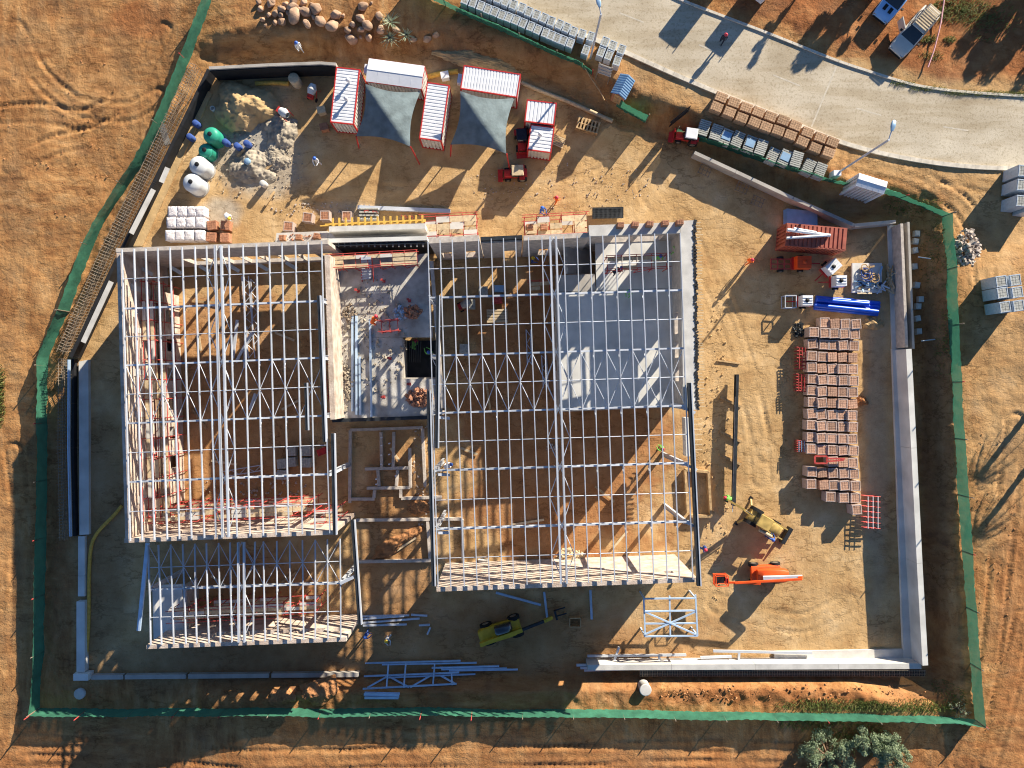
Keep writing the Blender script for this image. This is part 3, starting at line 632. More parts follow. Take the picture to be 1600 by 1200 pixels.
o=link('rebar_cage',cage.mesh('rebar_cage',M['rebar']),w,-w.location); o['kind']='stuff'
for a,b in (((262,262),(252,285)),((240,296),(205,365)),((174,440),(130,535))): beam('formwork_strip',P(*a,1.9),P(*b,1.9),'box','conclight',w,.45,.06)
footing(w,[(322,140),(331,146),(222,385),(208,385)],.2,'sand')
w=retaining('retaining_wall','long straight west wall with steel shutters and rebar in shade',[(114,560),(113,700),(116,838)],.5,0,.25,'nearblack',4)
for z,x in ((1.95,107),(1.7,109)): beam('shutter_rail',P(x,562,z),P(x-.5,700,z),'box','steelblue',w,.1,.12); beam('shutter_rail',P(x-.5,700,z),P(x+2.5,838,z),'box','steelblue',w,.1,.12)
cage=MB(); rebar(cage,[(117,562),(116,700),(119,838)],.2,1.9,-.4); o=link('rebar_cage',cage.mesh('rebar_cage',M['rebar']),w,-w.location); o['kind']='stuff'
footing(w,[(123,565),(138,562),(139,835),(124,836)],.35,'concblue')
w=retaining('retaining_wall','low pale concrete strip footing in the south-west corner',[(127,838),(127,900),(127,932)],.4,0,.6,'concblue',3)
for a,b in (((126,940),(126,1050)),): beam('wall_panel',P(*a,.6)+Vector((0,0,-.3)),P(*b,.6)+Vector((0,0,-.3)),'box','concblue',w,.75,.62)
beam('wall_panel',P(115,1058,.9)+Vector((0,0,-.4)),P(138,1058,.9)+Vector((0,0,-.4)),'box','concblue',w,.6,.9)
for i,(x0,x1) in enumerate(((142,192),(195,290),(294,420),(424,560))): 
    beam('wall_panel',P(x0,1060-.01*x0,.45)+Vector((0,0,-.22)),P(x1,1060-.01*x1,.45)+Vector((0,0,-.22)),'box','conc',w,.4,.46)
# drainage grid behind the south wall
root=thing('drainage_board','black dimpled drainage grid leaning behind the south retaining wall','drainage board',P(1230,1050,0)); mb=MB()
for i in range(115):
    x=1000+3.9*i; mb.bar(P(x,1047,1.5),P(x,1057,1.05),.03,.03)
for j in range(5): mb.bar(P(1000,1047.5+2.2*j,1.48-.1*j),P(1446,1047.5+2.2*j,1.48-.1*j),.03,.03)
o=link('grid_bars',mb.mesh('grid_bars',M['rebar']),root,-root.location); o['kind']='stuff'
mb=MB(); mb.add([P(1000,1046.5,1.42),P(1446,1046.5,1.42),P(1446,1057,.98),P(1000,1057,.98)],[(0,1,2,3)]); link('backing_sheet',mb.mesh('backing_sheet',M['nearblack']),root,-root.location+Vector((0,.03,0)))

# ---------------------------------------------------------------- green shade-net fences
def fence(label,pts,h=1.8,lean=.12,panel=4.4,out=1,post=True,sag=.1):
    pts=[G(*p) for p in pts]; L=[0]
    for a,b in zip(pts[:-1],pts[1:]): L.append(L[-1]+(b-a).length)
    def at(t):
        t=min(max(t,0),L[-1]-1e-6); k=max(j for j in range(len(L)) if L[j]<=t); k=min(k,len(pts)-2); u=(t-L[k])/(L[k+1]-L[k]); p=pts[k].lerp(pts[k+1],u); d=(pts[k+1]-pts[k]).normalized(); return p,d
    root=thing('shade_net_fence',label,'fence',pts[0],0)
    n=max(1,round(L[-1]/panel)); ph=R.uniform(0,6)
    for i in range(n):
        mb=MB(); nu,nv=16,6; vs=[]; t0=L[-1]*i/n; t1=L[-1]*(i+1)/n; bul=R.uniform(-.12,.22)*out; dip=R.choice((.05,.1,.2,.35))*R.random()+.02
        for u in range(nu+1):
            p,d=at(t0+(t1-t0)*u/nu); nn=Vector((d.y,-d.x,0))*out; s=math.sin(math.pi*u/nu)
            for v in range(nv+1):
                f=v/nv; z=gz(p.x,p.y)-.05+h*f-(dip*s if v==nv else 0)
                q=p+nn*(lean*f+bul*s*math.sin(math.pi*f*.9)+.05*math.sin(u*2.1+v*1.7+ph)*s+R.uniform(-.03,.03)*s); vs.append((q.x,q.y,z))
        fs=[(a*(nv+1)+b,(a+1)*(nv+1)+b,(a+1)*(nv+1)+b+1,a*(nv+1)+b+1) for a in range(nu) for b in range(nv)]
        mb.add(vs,fs,0,True); link('net_panel',mb.mesh('net_panel',M['net']),root,-root.location)
        if post:
            p,d=at(t0); nn=Vector((d.y,-d.x,0))*out; b=p+nn*.05; beam('post',flat(b,p.z-.1),b+nn*lean+Vector((0,0,h+.15+(R.random()<.2)*.4)),'rod','rebar' if R.random()<.7 else 'scaf',root,.05,.05)
    p,d=at(L[-1]); beam('post',flat(p,p.z-.1),p+Vector((0,0,h+.25)),'rod','rebar',root,.04,.04)
    a=[at(L[-1]*i/(n*2))[0]+Vector((0,0,h-.06)) for i in range(n*2+1)]
    return root
fence('long green shade-net fence curving down the north-west side',[(334,-8),(316,40),(296,95),(273,150),(249,210),(218,265),(188,310),(166,342),(141,395),(124,440),(108,487)],1.6,.1,6.0,1,True,.2)
fence('green shade-net fence along the west edge, lower half in shade',[(106,488),(88,530),(75,562),(74,640),(74,760),(71,900),(69,1020),(62,1106)],1.6,.05,5.0,1)
fence('green shade-net fence along the south edge of the picture',[(62,1106),(200,1108),(400,1105),(500,1108),(650,1105),(800,1108),(950,1108),(1100,1112),(1300,1114),(1450,1118),(1523,1124)],1.6,.05,4.4,1)
fence('green shade-net fence along the east edge of the site',[(1523,1124),(1513,1000),(1505,880),(1496,760),(1490,660),(1485,560),(1479,450),(1476,395),(1473,338)],1.6,.0,5.0,1)
fence('green shade-net fence bending along the north-east corner',[(1473,338),(1440,323),(1395,306),(1345,295),(1285,282),(1200,257),(1130,232),(1055,208)],1.5,-.15,4.0,1)
fence('green shade-net fence behind the northern rows of grey paver pallets',[(925,118),(905,103),(850,80),(800,56),(720,21),(640,-19)],1.4,-.2,4.0,1)
fence('short green net fence panel beside the guard hut',[(1008,192),(975,174),(962,166)],1.9,.0,3.0,1)
g=thing('site_gate','black net gate leaf standing ajar at the site entrance','gate',G(1046,198)); a=G(1046,198); b=G(1071,178)
beam('gate_frame',a+Vector((0,0,.1)),b+Vector((0,0,.1)),'rod','black',g,.04,.04); beam('gate_frame',a+Vector((0,0,1.8)),b+Vector((0,0,1.8)),'rod','black',g,.04,.04)
beam('gate_frame',a,a+Vector((0,0,1.9)),'rod','black',g,.05,.05); beam('gate_frame',b,b+Vector((0,0,1.9)),'rod','black',g,.04,.04); beam('gate_sheet',a+Vector((0,0,.95)),b+Vector((0,0,.95)),'box','nearblack',g,.03,1.65)

# ---------------------------------------------------------------- containers and site offices
def quadframe(pts,z):
    """pixel quad (nw,ne,se,sw) at height z -> centre, rz, length-x, length-y"""
    q=[P(*p,z) for p in pts]; c=sum(q,Vector())/4; ex=((q[1]-q[0])+(q[2]-q[3]))/2; ey=((q[0]-q[3])+(q[1]-q[2]))/2
    return flat(c,0),math.atan2(ex.y,ex.x),ex.length,ey.length
def container(label,pts,z,roofm,sidem,trim,ribs='x',gable=False,group=None,name='site_container',rib=.28,rh=.05):
    c,rz,lx,ly=quadframe(pts,z); root=thing(name,label,'container',c,rz,group); z0=.12
    mb=MB(); n=max(4,int((lx if ribs=='x' else ly)/rib)); rh=rh if rh>.06 else .03
    for side in (-1,1):     # corrugated long/short walls
        m=int(lx/.3); 
        for i in range(m): mb.box((-lx/2+lx*(i+.5)/m,side*(ly/2-.06),(z0+z-.1)/2+.05),(lx/m*.55,.1 if i%2 else .08,z-.3))
        m=int(ly/.3)
        for i in range(m): mb.box((side*(lx/2-.06),-ly/2+ly*(i+.5)/m,(z0+z-.1)/2+.05),(.1 if i%2 else .08,ly/m*.55,z-.3))
    mb.box((0,0,(z0+z)/2-.06),(lx-.22,ly-.22,z-z0-.14)); link('wall_cladding',mb.mesh('wall_cladding',M[sidem]),root)
    mb=MB()
    if gable:
        for s in (-1,1): mb.add([(-lx/2,0,z+.16),(lx/2,0,z+.16),(lx/2,s*ly/2,z),(-lx/2,s*ly/2,z)],[(0,1,2,3) if s<0 else (3,2,1,0)])
        mb.box((0,0,z-.06),(lx-.02,ly-.02,.1)); mb.bar((-lx/2,0,z+.165),(lx/2,0,z+.165),.05,.03)
        for i in range(1,5): mb.bar((-lx/2+lx*i/5,-ly/2,z+.005),(-lx/2+lx*i/5,0,z+.165),.02,.01)
    else:
        mb.box((0,0,z-.09),(lx-.1,ly-.1,.08))
        for i in range(n):
            t=(i+.5)/n-.5
            if ribs=='x': mb.box((lx*t,0,z-.05+rh/2),(lx/n*.78,ly-.16,rh),0,0,.8,1)
            else: mb.box((0,ly*t,z-.05+rh/2),(lx-.16,ly/n*.78,rh),0,0,1,.8)
    link('roof_sheet',mb.mesh('roof_sheet',M[roofm]),root)
    for s in (-1,1):
        for zz in (.12,z-.07):
            o=MB(); o.box((0,s*(ly/2-.04),zz),(lx,.1,.14)); link('frame_rail',o.mesh('frame_rail',M[trim]),root); o=MB(); o.box((s*(lx/2-.04),0,zz+.003),(.1,ly-.02,.14)); link('frame_rail',o.mesh('frame_rail',M[trim]),root)
        for s2 in (-1,1): o=MB(); o.box((s*(lx/2-.05),s2*(ly/2-.05),z/2+.0),(.13,.13,z-.04)); link('corner_post',o.mesh('corner_post',M[trim]),root)
    return root,lx,ly
c1,lx,ly=container('white ribbed site container furthest west with red trim and two roof vents',[(527,104),(564,109),(551,194),(514,191)],2.6,'white','whitedirty','red','y')
for y in (1.2,-.4):
    o=MB(); o.lathe([(.10,0),(.10,.5),(.2,.55),(.2,.62),(.05,.75)],(0,0,0),12); link('roof_vent',o.mesh('roof_vent',M['white']),c1,(.25,y,2.58))
c2,lx,ly=container('smooth white site office with red trim behind the western shade sail',[(577,91),(663,103),(659,139),(571,127)],2.7,'white','whitedirty','red','x',True)
o=MB(); o.box((0,0,0),(.35,.8,.6)); link('air_conditioner',o.mesh('air_conditioner',M['white']),c2,(-lx/2-.25,.3,1.9))
c3,lx,ly=container('white ribbed site container between the two shade sails',[(671,129),(704,133),(688,221),(651,215)],2.6,'white','whitedirty','red','y')
c4,lx,ly=container('white ribbed site office with red trim behind the eastern shade sail',[(725,102),(814,115),(808,153),(719,138)],2.6,'white','whitedirty','red','x',rib=.26)
o=MB(); o.box((0,0,0),(.35,.8,.6)); link('air_conditioner',o.mesh('air_conditioner',M['white']),c4,(-lx/2-.25,0,1.9))
container('short white ribbed container at the east end of the office row',[(824,155),(870,161),(866,195),(819,190)],2.5,'white','whitedirty','red','x',rib=.3)
c6,lx,ly=container('white ribbed cabin with one roof vent in front of the short container',[(829,194),(867,199),(861,239),(824,234)],2.3,'white','whitedirty','red','y',rib=.3)
o=MB(); o.lathe([(.10,0),(.10,.45),(.2,.5),(.2,.57),(.05,.7)],(0,0,0),12); link('roof_vent',o.mesh('roof_vent',M['white']),c6,(-.1,.2,2.28))
cr,lx,ly=container('rust red steel shipping container with white pipes on its roof',[(1231,348),(1324,357),(1321,391),(1226,384)],2.5,'rust','rust','rust','x',rib=.36,rh=.07)
c,rz,lx,ly=quadframe([(1346,272),(1386,285),(1380,305),(1326,290)],2.6)
container('white box container standing outside the north-east fence',[(1344,271),(1387,284),(1381,303),(1336,289)],2.4+ZO,'white','whitedirty','white','x',True)
for k,(a,b,ww) in enumerate((((1230,359),(1297,368),.3),((1240,357),(1275,363),.22),((1229,372),(1292,368),.22))):
    p=P(*a,2.75); q=P(*b,2.72+.06*k); o=MB(); o.tube(p-p,q-p,ww/2,ww/2,10); ob=o.build('roof_pipe',M['white'],None,p); tag(ob,['thickest white pipe lying on the rust red container','short white pipe on the rust red container, nearest its north edge','white pipe on the rust red container, nearest its south edge'][k],'pipe',group='white pipes on the red container')
# ---- shade sails
def sail(label,nw,ne,se,sw,zs):
    A,B,C,D=[P(*p,z) for p,z in zip((nw,ne,se,sw),zs)]; root=thing('shade_sail',label,'shade sail',flat((A+B+C+D)/4,0)); n=18; vs=[]
    for i in range(n+1):
        for j in range(n+1):
            u,v=i/n,j/n; e=.10*(math.sin(math.pi*u)*(abs(v-.5)*2)**4*(1 if v>.5 else -1)); f=.10*(math.sin(math.pi*v)*(abs(u-.5)*2)**4*(1 if u>.5 else -1))
            uu,vv=u-f*.7,v-e*.7
            # folded along the NW-SE diagonal with soft crease
            h=(A*(1-uu)*(1-vv)+B*uu*(1-vv)+C*uu*vv+D*(1-uu)*vv)
            d=abs(uu-vv); lin=(A+(B-A)*uu+(C-B)*vv) if uu>vv else (A+(D-A)*vv+(C-D)*uu)
            p=h.lerp(lin,.75); p.z+=-.05*math.sin(math.pi*u)*math.sin(math.pi*v); vs.append(p)
    fs=[(a*(n+1)+b,a*(n+1)+b+1,(a+1)*(n+1)+b+1,(a+1)*(n+1)+b) for a in range(n) for b in range(n)]
    mb=MB(); mb.add(vs,fs,0,True); link('cloth',mb.mesh('cloth',M['sail']),root,-root.location)
    for p in (C,D): beam('pole',flat(p,0)+Vector((.3 if p is C else -.2,-.3,0)),p+Vector((.05,-.05,.1)),'rod','red',root,.06,.06)
    return root
sail('large dark blue-grey shade sail in front of the western site office',(571,131),(657,143),(641,229),(556,213),(4.1,2.5,4.0,2.3))
sail('dark blue-grey shade sail in front of the eastern site office',(719,142),(804,153),(791,240),(704,226),(4.1,2.5,4.0,2.3))

# ---------------------------------------------------------------- pallets
def brick_pallet_meshes(sx,sy,h,bm,key,wrap='wrap'):
    base=MB()
    for i in range(3): base.box((0,(i-1)*sy*.42,.05),(sx,.1,.1))
    for i in range(5): base.box(((i-2)*sx*.22,0,.115),(sx*.16,sy,.03))
    st=MB(); rows=max(3,round(sx/.24)); cols=max(3,round(sy/.24)); lay=max(3,round(h/.25))
    for l in range(lay):
        z0=.13+h*l/lay; z1=.13+h*(l+1)/lay-.012
        st.box((0,0,(z0+z1)/2),(sx*(.955-.006*(l%2)),sy*(.955-.006*((l+1)%2)),z1-z0))
    for i in range(rows):
        for j in range(cols):
            st.box((-sx*.47+sx*.94*(i+.5)/rows,-sy*.47+sy*.94*(j+.5)/cols,.13+h+.004+.008*((i*7+j*3)%3)),(sx*.94/rows-.022,sy*.94/cols-.022,.03))
    w=MB(); t=.03
    for s in (-1,1):
        w.box((s*sx*.485,0,.15+h*.5),(t,sy*.99,h*.99)); w.box((0,s*sy*.485,.15+h*.5),(sx*.94,t,h*.99))
    w.box((0,sy*.44,.13+h+.035),(sx,.05,.02),0); w.box((0,-sy*.44,.13+h+.035),(sx,.05,.02)); w.box((sx*.44,0,.13+h+.036),(.05,sy,.02)); w.box((-sx*.44,0,.13+h+.036),(.05,sy,.02))
    return base.mesh('timber_base',M['wood']),st.mesh('brick_stack',M[bm]),(w.mesh('plastic_wrap',M[wrap]) if wrap else None)
_pm={}
def pallet(name,label,cat,px,py,rz,dims,bm,group,wrap='wrap',z=None,topz=None):
    if wrap=='wrap' and bm=='greypaver': wrap='wrapgrey'
    k=(dims,bm,wrap)
    if k not in _pm: _pm[k]=brick_pallet_meshes(*dims,bm,k,wrap)
    p=G(px,py)
    top=dims[2]+.15
    for _ in range(3):
        q=P(px,py,(p.z if z is None else z)+top*.9); p=Vector((q.x,q.y,gz(q.x,q.y) if z is None else z))
    root=thing(name,label,cat,p,rz,group)
    for nm,me in zip(('timber_base','brick_stack','plastic_wrap'),_pm[k]):
        if me: link(nm,me,root)
    return root
ORD=['first','second','third','fourth','fifth','sixth','seventh','eighth','ninth','tenth','eleventh','twelfth','thirteenth','fourteenth','fifteenth','sixteenth','seventeenth','eighteenth','nineteenth','twentieth']
rows=[(505,[1288,1304,1320,1337]),(520,[1271,1288,1303,1319,1335]),(538,[1269,1287,1302,1317,1334]),(557,[1268,1285,1300,1316,1332]),(575,[1268,1284,1300,1316,1332]),(593,[1269,1285,1300,1317,1333]),(611,[1268,1284,1300,1316,1332]),(629,[1269,1284,1300,1316,1332]),(647,[1268,1283,1300,1315,1331]),(665,[1267,1283,1299,1316,1332]),(684,[1267,1283,1299,1316,1331]),(702,[1267,1284,1300,1317,1333]),(722,[1301,1317,1332]),(738,[1268,1284,1301,1318,1334]),(757,[1267,1287,1302,1319,1336]),(777,[1297,1318,1336]),(797,[1338])]
for ri,(y,xs) in enumerate(rows):
    for ci,x in enumerate(xs):
        lab='wrapped clay brick pallet in yard block, %s row from blue pipes, %s from left'%(ORD[ri],ORD[ci])
        pallet('brick_pallet',lab,'pallet',x,y+.5*ci-(1 if ci==0 else 0),R.uniform(-.07,.07)+.02,(.87,.89,(.92,1.02,1.1)[R.randrange(3)]),'pinkbrick','brick pallets of the big yard block','wrap' if R.random()<.85 else None)
rd=ang(.93,.36)
for ri,row in enumerate(([(1127,152),(1147,160),(1166,168),(1185,175),(1204,182),(1224,188),(1243,196),(1262,207),(1282,215),(1301,222)],[(1120,167),(1140,175),(1159,184),(1179,191),(1197,198),(1216,204),(1235,211),(1254,221),(1274,231),(1295,238)])):
    for ci,(x,y) in enumerate(row):
        pallet('paver_pallet','flat tan paver pallet beside kerb, %s from gate in %s row'%(ORD[ci],('roadside','fence side')[ri]),'pallet',x,y,rd-.0+R.uniform(-.03,.03),(1.08,.84,.62),'tanpaver','tan paver pallets beside the kerb',None)
for ci,(x,y) in enumerate([(1102,197),(1121,204),(1137,211),(1155,215),(1174,222),(1192,228),(1210,241),(1229,244),(1247,247),(1266,259),(1284,265)]):
    p=G(x,y); q=P(x,y,p.z+.9); p=flat(q,gz(q.x,q.y)); root=thing('kerbstone_pallet','grey kerbstone pallet at the north-east fence, %s from the gate'%ORD[ci],'pallet',p,rd+R.uniform(-.08,.08),'kerbstone pallets on the north-east fence')
    for s in (-1,1): beam('timber_bearer',(-.45,s*.4,.06),(.45,s*.4,.06),'box','wood',None,.1,.12).parent=root
    for l in range(3):
        mb=MB()
        for k in range(8): mb.box((R.uniform(-.02,.02),-.62+.177*k,.25+.24*l),(.95,.125,.2))
        link('kerbstone_layer',mb.mesh('kerbstone_layer',M['greypaver']),root)
    if ci in (2,4,7): 
        o=MB(); o.box((0,.05,.85),(.8,.7,.03)); link('blue_cover',o.mesh('blue_cover',M['bluesheet']),root)
rowA=[(742,-19),(754,-13),(766,-7),(778,-2),(790,3),(802,8),(815,13),(826,19),(838,24),(850,29),(861,34),(874,39),(885,44),(896,50),(909,54),(923,58)]
rowB=[(727,0),(739,5),(751,10),(762,15),(773,19),(784,24),(795,28),(806,32),(817,37),(829,42),(840,47),(852,52),(861,56),(870,60),(880,64),(891,68),(915,79)]
for ri,row in enumerate((rowA,rowB)):
    for ci,(x,y) in enumerate(row):
        pallet('paver_pallet','wrapped grey paver pallet by northern fence, %s from west in %s row'%(ORD[ci],('roadside','fence side')[ri]),'pallet',x,y,rd+R.uniform(-.05,.05),(.60,.86,.95),'greypaver','grey paver pallets by the northern fence')
for ci,(x,y) in enumerate([(945,66),(939,82),(957,72),(951,87),(971,78),(964,96)]):
    pallet('paver_pallet','grey paver pallet in the small group east of the signboard, %s of six'%ORD[ci],'pallet',x,y,rd+R.uniform(-.05,.05),(.62,.86,.95),'greypaver','small group of paver pallets by the signboard')
for ci,(x,y) in enumerate([(1562,440),(1584,438),(1564,458),(1587,457),(1568,480),(1589,478)]):
    pallet('paver_pallet','tall grey paver stack outside the east fence, %s of the six in its block'%ORD[ci],'pallet',x,y,.14,(.95,.95,1.95),'greypaver','tall paver stacks outside the east fence')
for ci,(x,y) in enumerate([(1597,268),(1595,290),(1594,315),(1615,275),(1614,300),(1613,322)]):
    pallet('paver_pallet','tall grey paver stack cut by the right picture edge, %s of its block'%ORD[ci],'pallet',x,y,-.1,(.95,1.0,2.0),'greypaver','tall paver stacks at the right edge')
k=0
for y,xs in ((331,[270,285,300,313]),(348,[268,283,298,313]),(368,[266,281,296,312])):
    for x in xs:
        p=P(x,y,1.1); root=thing('wrapped_pallet','white shrink-wrapped pallet beside west hall, %s row from top, %s from left'%(ORD[[331,348,368].index(y)],ORD[xs.index(x)]),'pallet',flat(p,0),R.uniform(-.04,.04),'white wrapped pallets beside the west hall')
        if 'wp' not in _pm:
            b=MB(); 
            for i in range(3): b.box((0,(i-1)*.38,.06),(.84,.1,.12))
            bm=bmesh.new(); bmesh.ops.create_cube(bm,size=1); bmesh.ops.subdivide_edges(bm,edges=bm.edges,cuts=5,use_grid_fill=True)
            for v in bm.verts:
                v.co.x*=.83; v.co.y*=.95; v.co.z=v.co.z*1.1+.68; r=random.Random(int(v.co.x*997+v.co.y*313+v.co.z*71)); e=min(1,max(abs(v.co.x)/.415,abs(v.co.y)/.475)); v.co+=Vector((r.uniform(-.02,.02),r.uniform(-.02,.02),r.uniform(-.05,.04)-(.05 if v.co.z>1.1 and e>.95 else 0)))
            me=bpy.data.meshes.new('wrapped_load'); bm.to_mesh(me); bm.free(); me.materials.append(M['wrapwhite']); [setattr(f,'use_smooth',True) for f in me.polygons]; _pm['wp']=(b.mesh('timber_base',M['wood']),me)
        link('timber_base',_pm['wp'][0],root); link('wrapped_load',_pm['wp'][1],root,rz=R.choice((0,math.pi)))
for i,(x,y,l) in enumerate([(331,352,'orange brick pallet next to the white wrapped pallets, northern one'),(330,370,'orange brick pallet next to the white wrapped pallets, southern one'),(352,352,'half used brick pallet east of the white wrapped pallets, northern one'),(351,371,'half used brick pallet east of the white wrapped pallets, southern one'),(451,354,'loose brick pallet north of the west hall, nearest the hall'),(481,340,'loose brick pallet north of the west hall, second from the west'),(508,337,'loose brick pallet north of the west hall, third from the west'),(542,338,'loose brick pallet north of the formwork, easternmost of four')]):
    pallet('brick_pallet',l,'pallet',x,y,R.uniform(-.12,.12),(.86,.86,.7 if i<4 else .95),'brick','orange brick pallets north of the west hall',None if i<4 else 'wrap',0)
for i,(x,y,z) in enumerate([(440,371,3.2),(466,370,3.2),(494,368,3.2)]):
    pallet('brick_stack','small loose brick stack on the entrance slab, %s from the west'%ORD[i],'brick stack',x,y,R.uniform(-.2,.2),(.5,.45,.4),'brick','brick stacks on the entrance slab',None,z)
for i,(x,y) in enumerate([(970,351),(993,350),(1016,349),(1040,348),(1063,347)]):
    pallet('brick_stack','orange brick stack on the white concrete ledge, %s from the west'%ORD[i],'brick stack',x,y,R.uniform(-.1,.1),(.55,.4,.6),'brick','brick stacks on the white ledge',None,8.06)
for i,(x,y,z) in enumerate([(828,354,3.08),(850,354,3.08),(755,455,0),(735,475,0),(455,705,0),(478,705,0),(455,722,0),(478,723,0),(440,725,0),(440,742,0),(725,545,0),(1270,408,0)][:11]):
    pallet('brick_pallet',['brick pile on the red scaffold platform, west one','brick pile on the red scaffold platform, east one','pallet of blocks on the dark floor of the east hall, nearest the north wall','pallet of blocks on the dark floor of the east hall beside a mixer','grey block pallet on the west hall floor, north-west of its cluster','grey block pallet on the west hall floor, north-east of its cluster','grey block pallet on the west hall floor, middle of its cluster','grey block pallet on the west hall floor, east of its cluster','grey block pallet on the west hall floor, west edge of its cluster','grey block pallet on the west hall floor, southernmost of its cluster','grey block pallet in the east hall near the stairwell'][i],'pallet',x,y,R.uniform(-.1,.1),(.85,.9,.75) if i>1 else (.6,.5,.5),'brick' if i<2 else 'greypaver','loose pallets about the halls',None,z)
# ---------------------------------------------------------------- water tanks
def tank(label,px,py,r,h,mk):
    p=flat(P(px,py,h*.75),0); root=thing('water_tank',label,'tank',p,0,'plastic water tanks in a row')
    prof_=[(r*.96,.0),(r,.08)]
    for i in range(6):
        z=.2+(h*.72)*i/6; prof_+=[(r,z),(r*.97,z+.04),(r,z+.1)]
    prof_+=[(r,h*.78),(r*.9,h*.88),(r*.65,h*.96),(r*.3,h),(.01,h+.01)]
    o=MB(); o.lathe(prof_,(0,0,0),28); link('shell',o.mesh('shell',M[mk]),root)
    o=MB(); o.lathe([(.2,0),(.2,.07),(.17,.09),(.02,.1)],(0,0,0),14); link('lid',o.mesh('lid',M['black']),root,(0,0,h-.01))
    o=MB(); o.lathe([(r+.12,0),(r+.12,.1)],(0,0,-.05),20); link('plinth',o.mesh('plinth',M['conc']),root)
tank('bright green plastic water tank, north end of the row of tanks',331,212,.74,1.9,'tankgreen'); tank('smaller dark green water tank between green and grey tanks',322,236,.66,1.5,'tankgreen')
tank('pale grey water tank, northern one of the two grey tanks',311,259,.85,1.8,'tankgrey'); tank('pale grey water tank, southern one of the two grey tanks',301,286,.85,1.8,'tankgrey')
# ---------------------------------------------------------------- heaps and boulders
def heap(name,label,cat,px,py,rx,ry,h,mk,seed=1,rz=0,sharp=1.5,zb=None):
    c=G(px,py); rs=random.Random(seed); n=44; vs=[]; ph=[rs.uniform(0,6.28) for _ in range(8)]
    for j in range(n+1):
        for i in range(n+1):
            u=i/n*2-1; v=j/n*2-1; x=u*rx; y=v*ry; a=math.atan2(v,u); q=math.hypot(u,v)/(1+.14*math.sin(3*a+ph[0])+.1*math.sin(5*a+ph[1]))
            z=h*max(0,1-q)**(1/sharp)*1.0+.10*h*math.sin(u*6+ph[2])*math.sin(v*5+ph[3])*max(0,1-q)+rs.uniform(-.05,.05)*(q<1)+(.22*mnoise.noise((x*1.6+seed,y*1.6,.3))+.16*mnoise.noise((x*3.7,y*3.7,seed)))*(q<.97)*min(1,h)
            z=z-.25 if q>=1 else z-.02
            vs.append((x,y,z))
    fs=[(b*(n+1)+a,b*(n+1)+a+1,(b+1)*(n+1)+a+1,(b+1)*(n+1)+a) for a in range(n) for b in range(n)]
    mb=MB(); mb.add(vs,fs,0,True); o=mb.build(name,M[mk],None,flat(c,(c.z if zb is None else zb)-.02),rz); tag(o,label,cat); return o
heap('sand_pile','large pale sand pile in the north-west corner of the yard','sand pile',385,168,3.1,2.3,1.7,'sand',3)
heap('sand_pile','small grey cement-stained heap south of the sand pile','sand pile',395,262,2.2,1.6,.7,'cement',5)
heap('sand_pile','low cement-grey spoil heap beside the sand pile','sand pile',438,205,1.6,2.0,.7,'cement',8)
heap('sand_pile','grey mortar heap beside the drums','sand pile',430,250,1.5,1.2,.5,'cement',9)
heap('sand_pile','small brown soil heap east of the brick pallets','sand pile',1364,505,1.0,.7,.7,'sand',10)
heap('sand_pile','tiny orange soil heap at the east edge of the brick block','sand pile',1346,627,.6,.5,.5,'soil',11)
heap('soil_heap','low soil heap in the sunlit court','soil heap',655,790,1.1,1.0,.6,'soil',12)
heap('soil_heap','dark spoil ridge across the south court','soil heap',620,848,2.9,.7,.7,'soil',13,.55)
heap('soil_heap','orange spoil heap by the south fence','soil heap',500,1082,1.7,1.1,.8,'soil',14,.3)
heap('soil_heap','small orange spoil heap left along the south fence','soil heap',440,1090,1.3,.8,.5,'soil',16,.1)
heap('soil_heap','lumpy soil bank behind the offices','soil heap',745,95,4.2,.9,.5,'sand',17,-.2)
_rk=[]
for s in range(7):
    bm=bmesh.new(); bmesh.ops.create_icosphere(bm,subdivisions=3,radius=1); rs=random.Random(s+40); ax=[Vector((rs.uniform(-1,1),rs.uniform(-1,1),rs.uniform(-1,1))).normalized() for _ in range(12)]; dd=[rs.uniform(.62,.95) for _ in ax]; sc=(rs.uniform(.85,1.15),rs.uniform(.75,1.0),rs.uniform(.6,.85))
    for v in bm.verts:
        c=v.co.copy()
        for a,d in zip(ax,dd):
            t=c.dot(a)
            if t>d: c-=a*(t-d)*.85
        c+=c.normalized()*rs.uniform(-.012,.012); v.co=Vector((c.x*sc[0],c.y*sc[1],c.z*sc[2]))
    me=bpy.data.meshes.new('boulder'); bm.to_mesh(me); bm.free(); me.materials.append(M['rock']); [setattr(f,'use_smooth',True) for f in me.polygons]; _rk.append(me)
BO=[(95,30,28),(125,90,25),(230,55,35),(243,107,44),(312,80,34),(375,62,36),(163,142,27),(121,147,18),(82,98,20),(45,127,18),(320,155,25),(405,138,38),(480,170,42),(500,97,32),(602,157,20),(575,192,25),(655,120,28),(658,190,24),(697,162,32),(670,45,32),(600,252,36),(706,237,26),(772,105,28),(778,192,30),(880,190,22),(985,252,18),(1070,250,28),(1125,222,22),(722,22,11),(160,103,20),(162,60,26),(236,18,30),(100,8,25),(30,60,20),(300,20,26),(18,20,20),(205,85,20),(545,100,14),(360,110,16),(655,235,10),(60,160,10),(350,30,14),(190,30,20),(275,60,18)]
BK={}
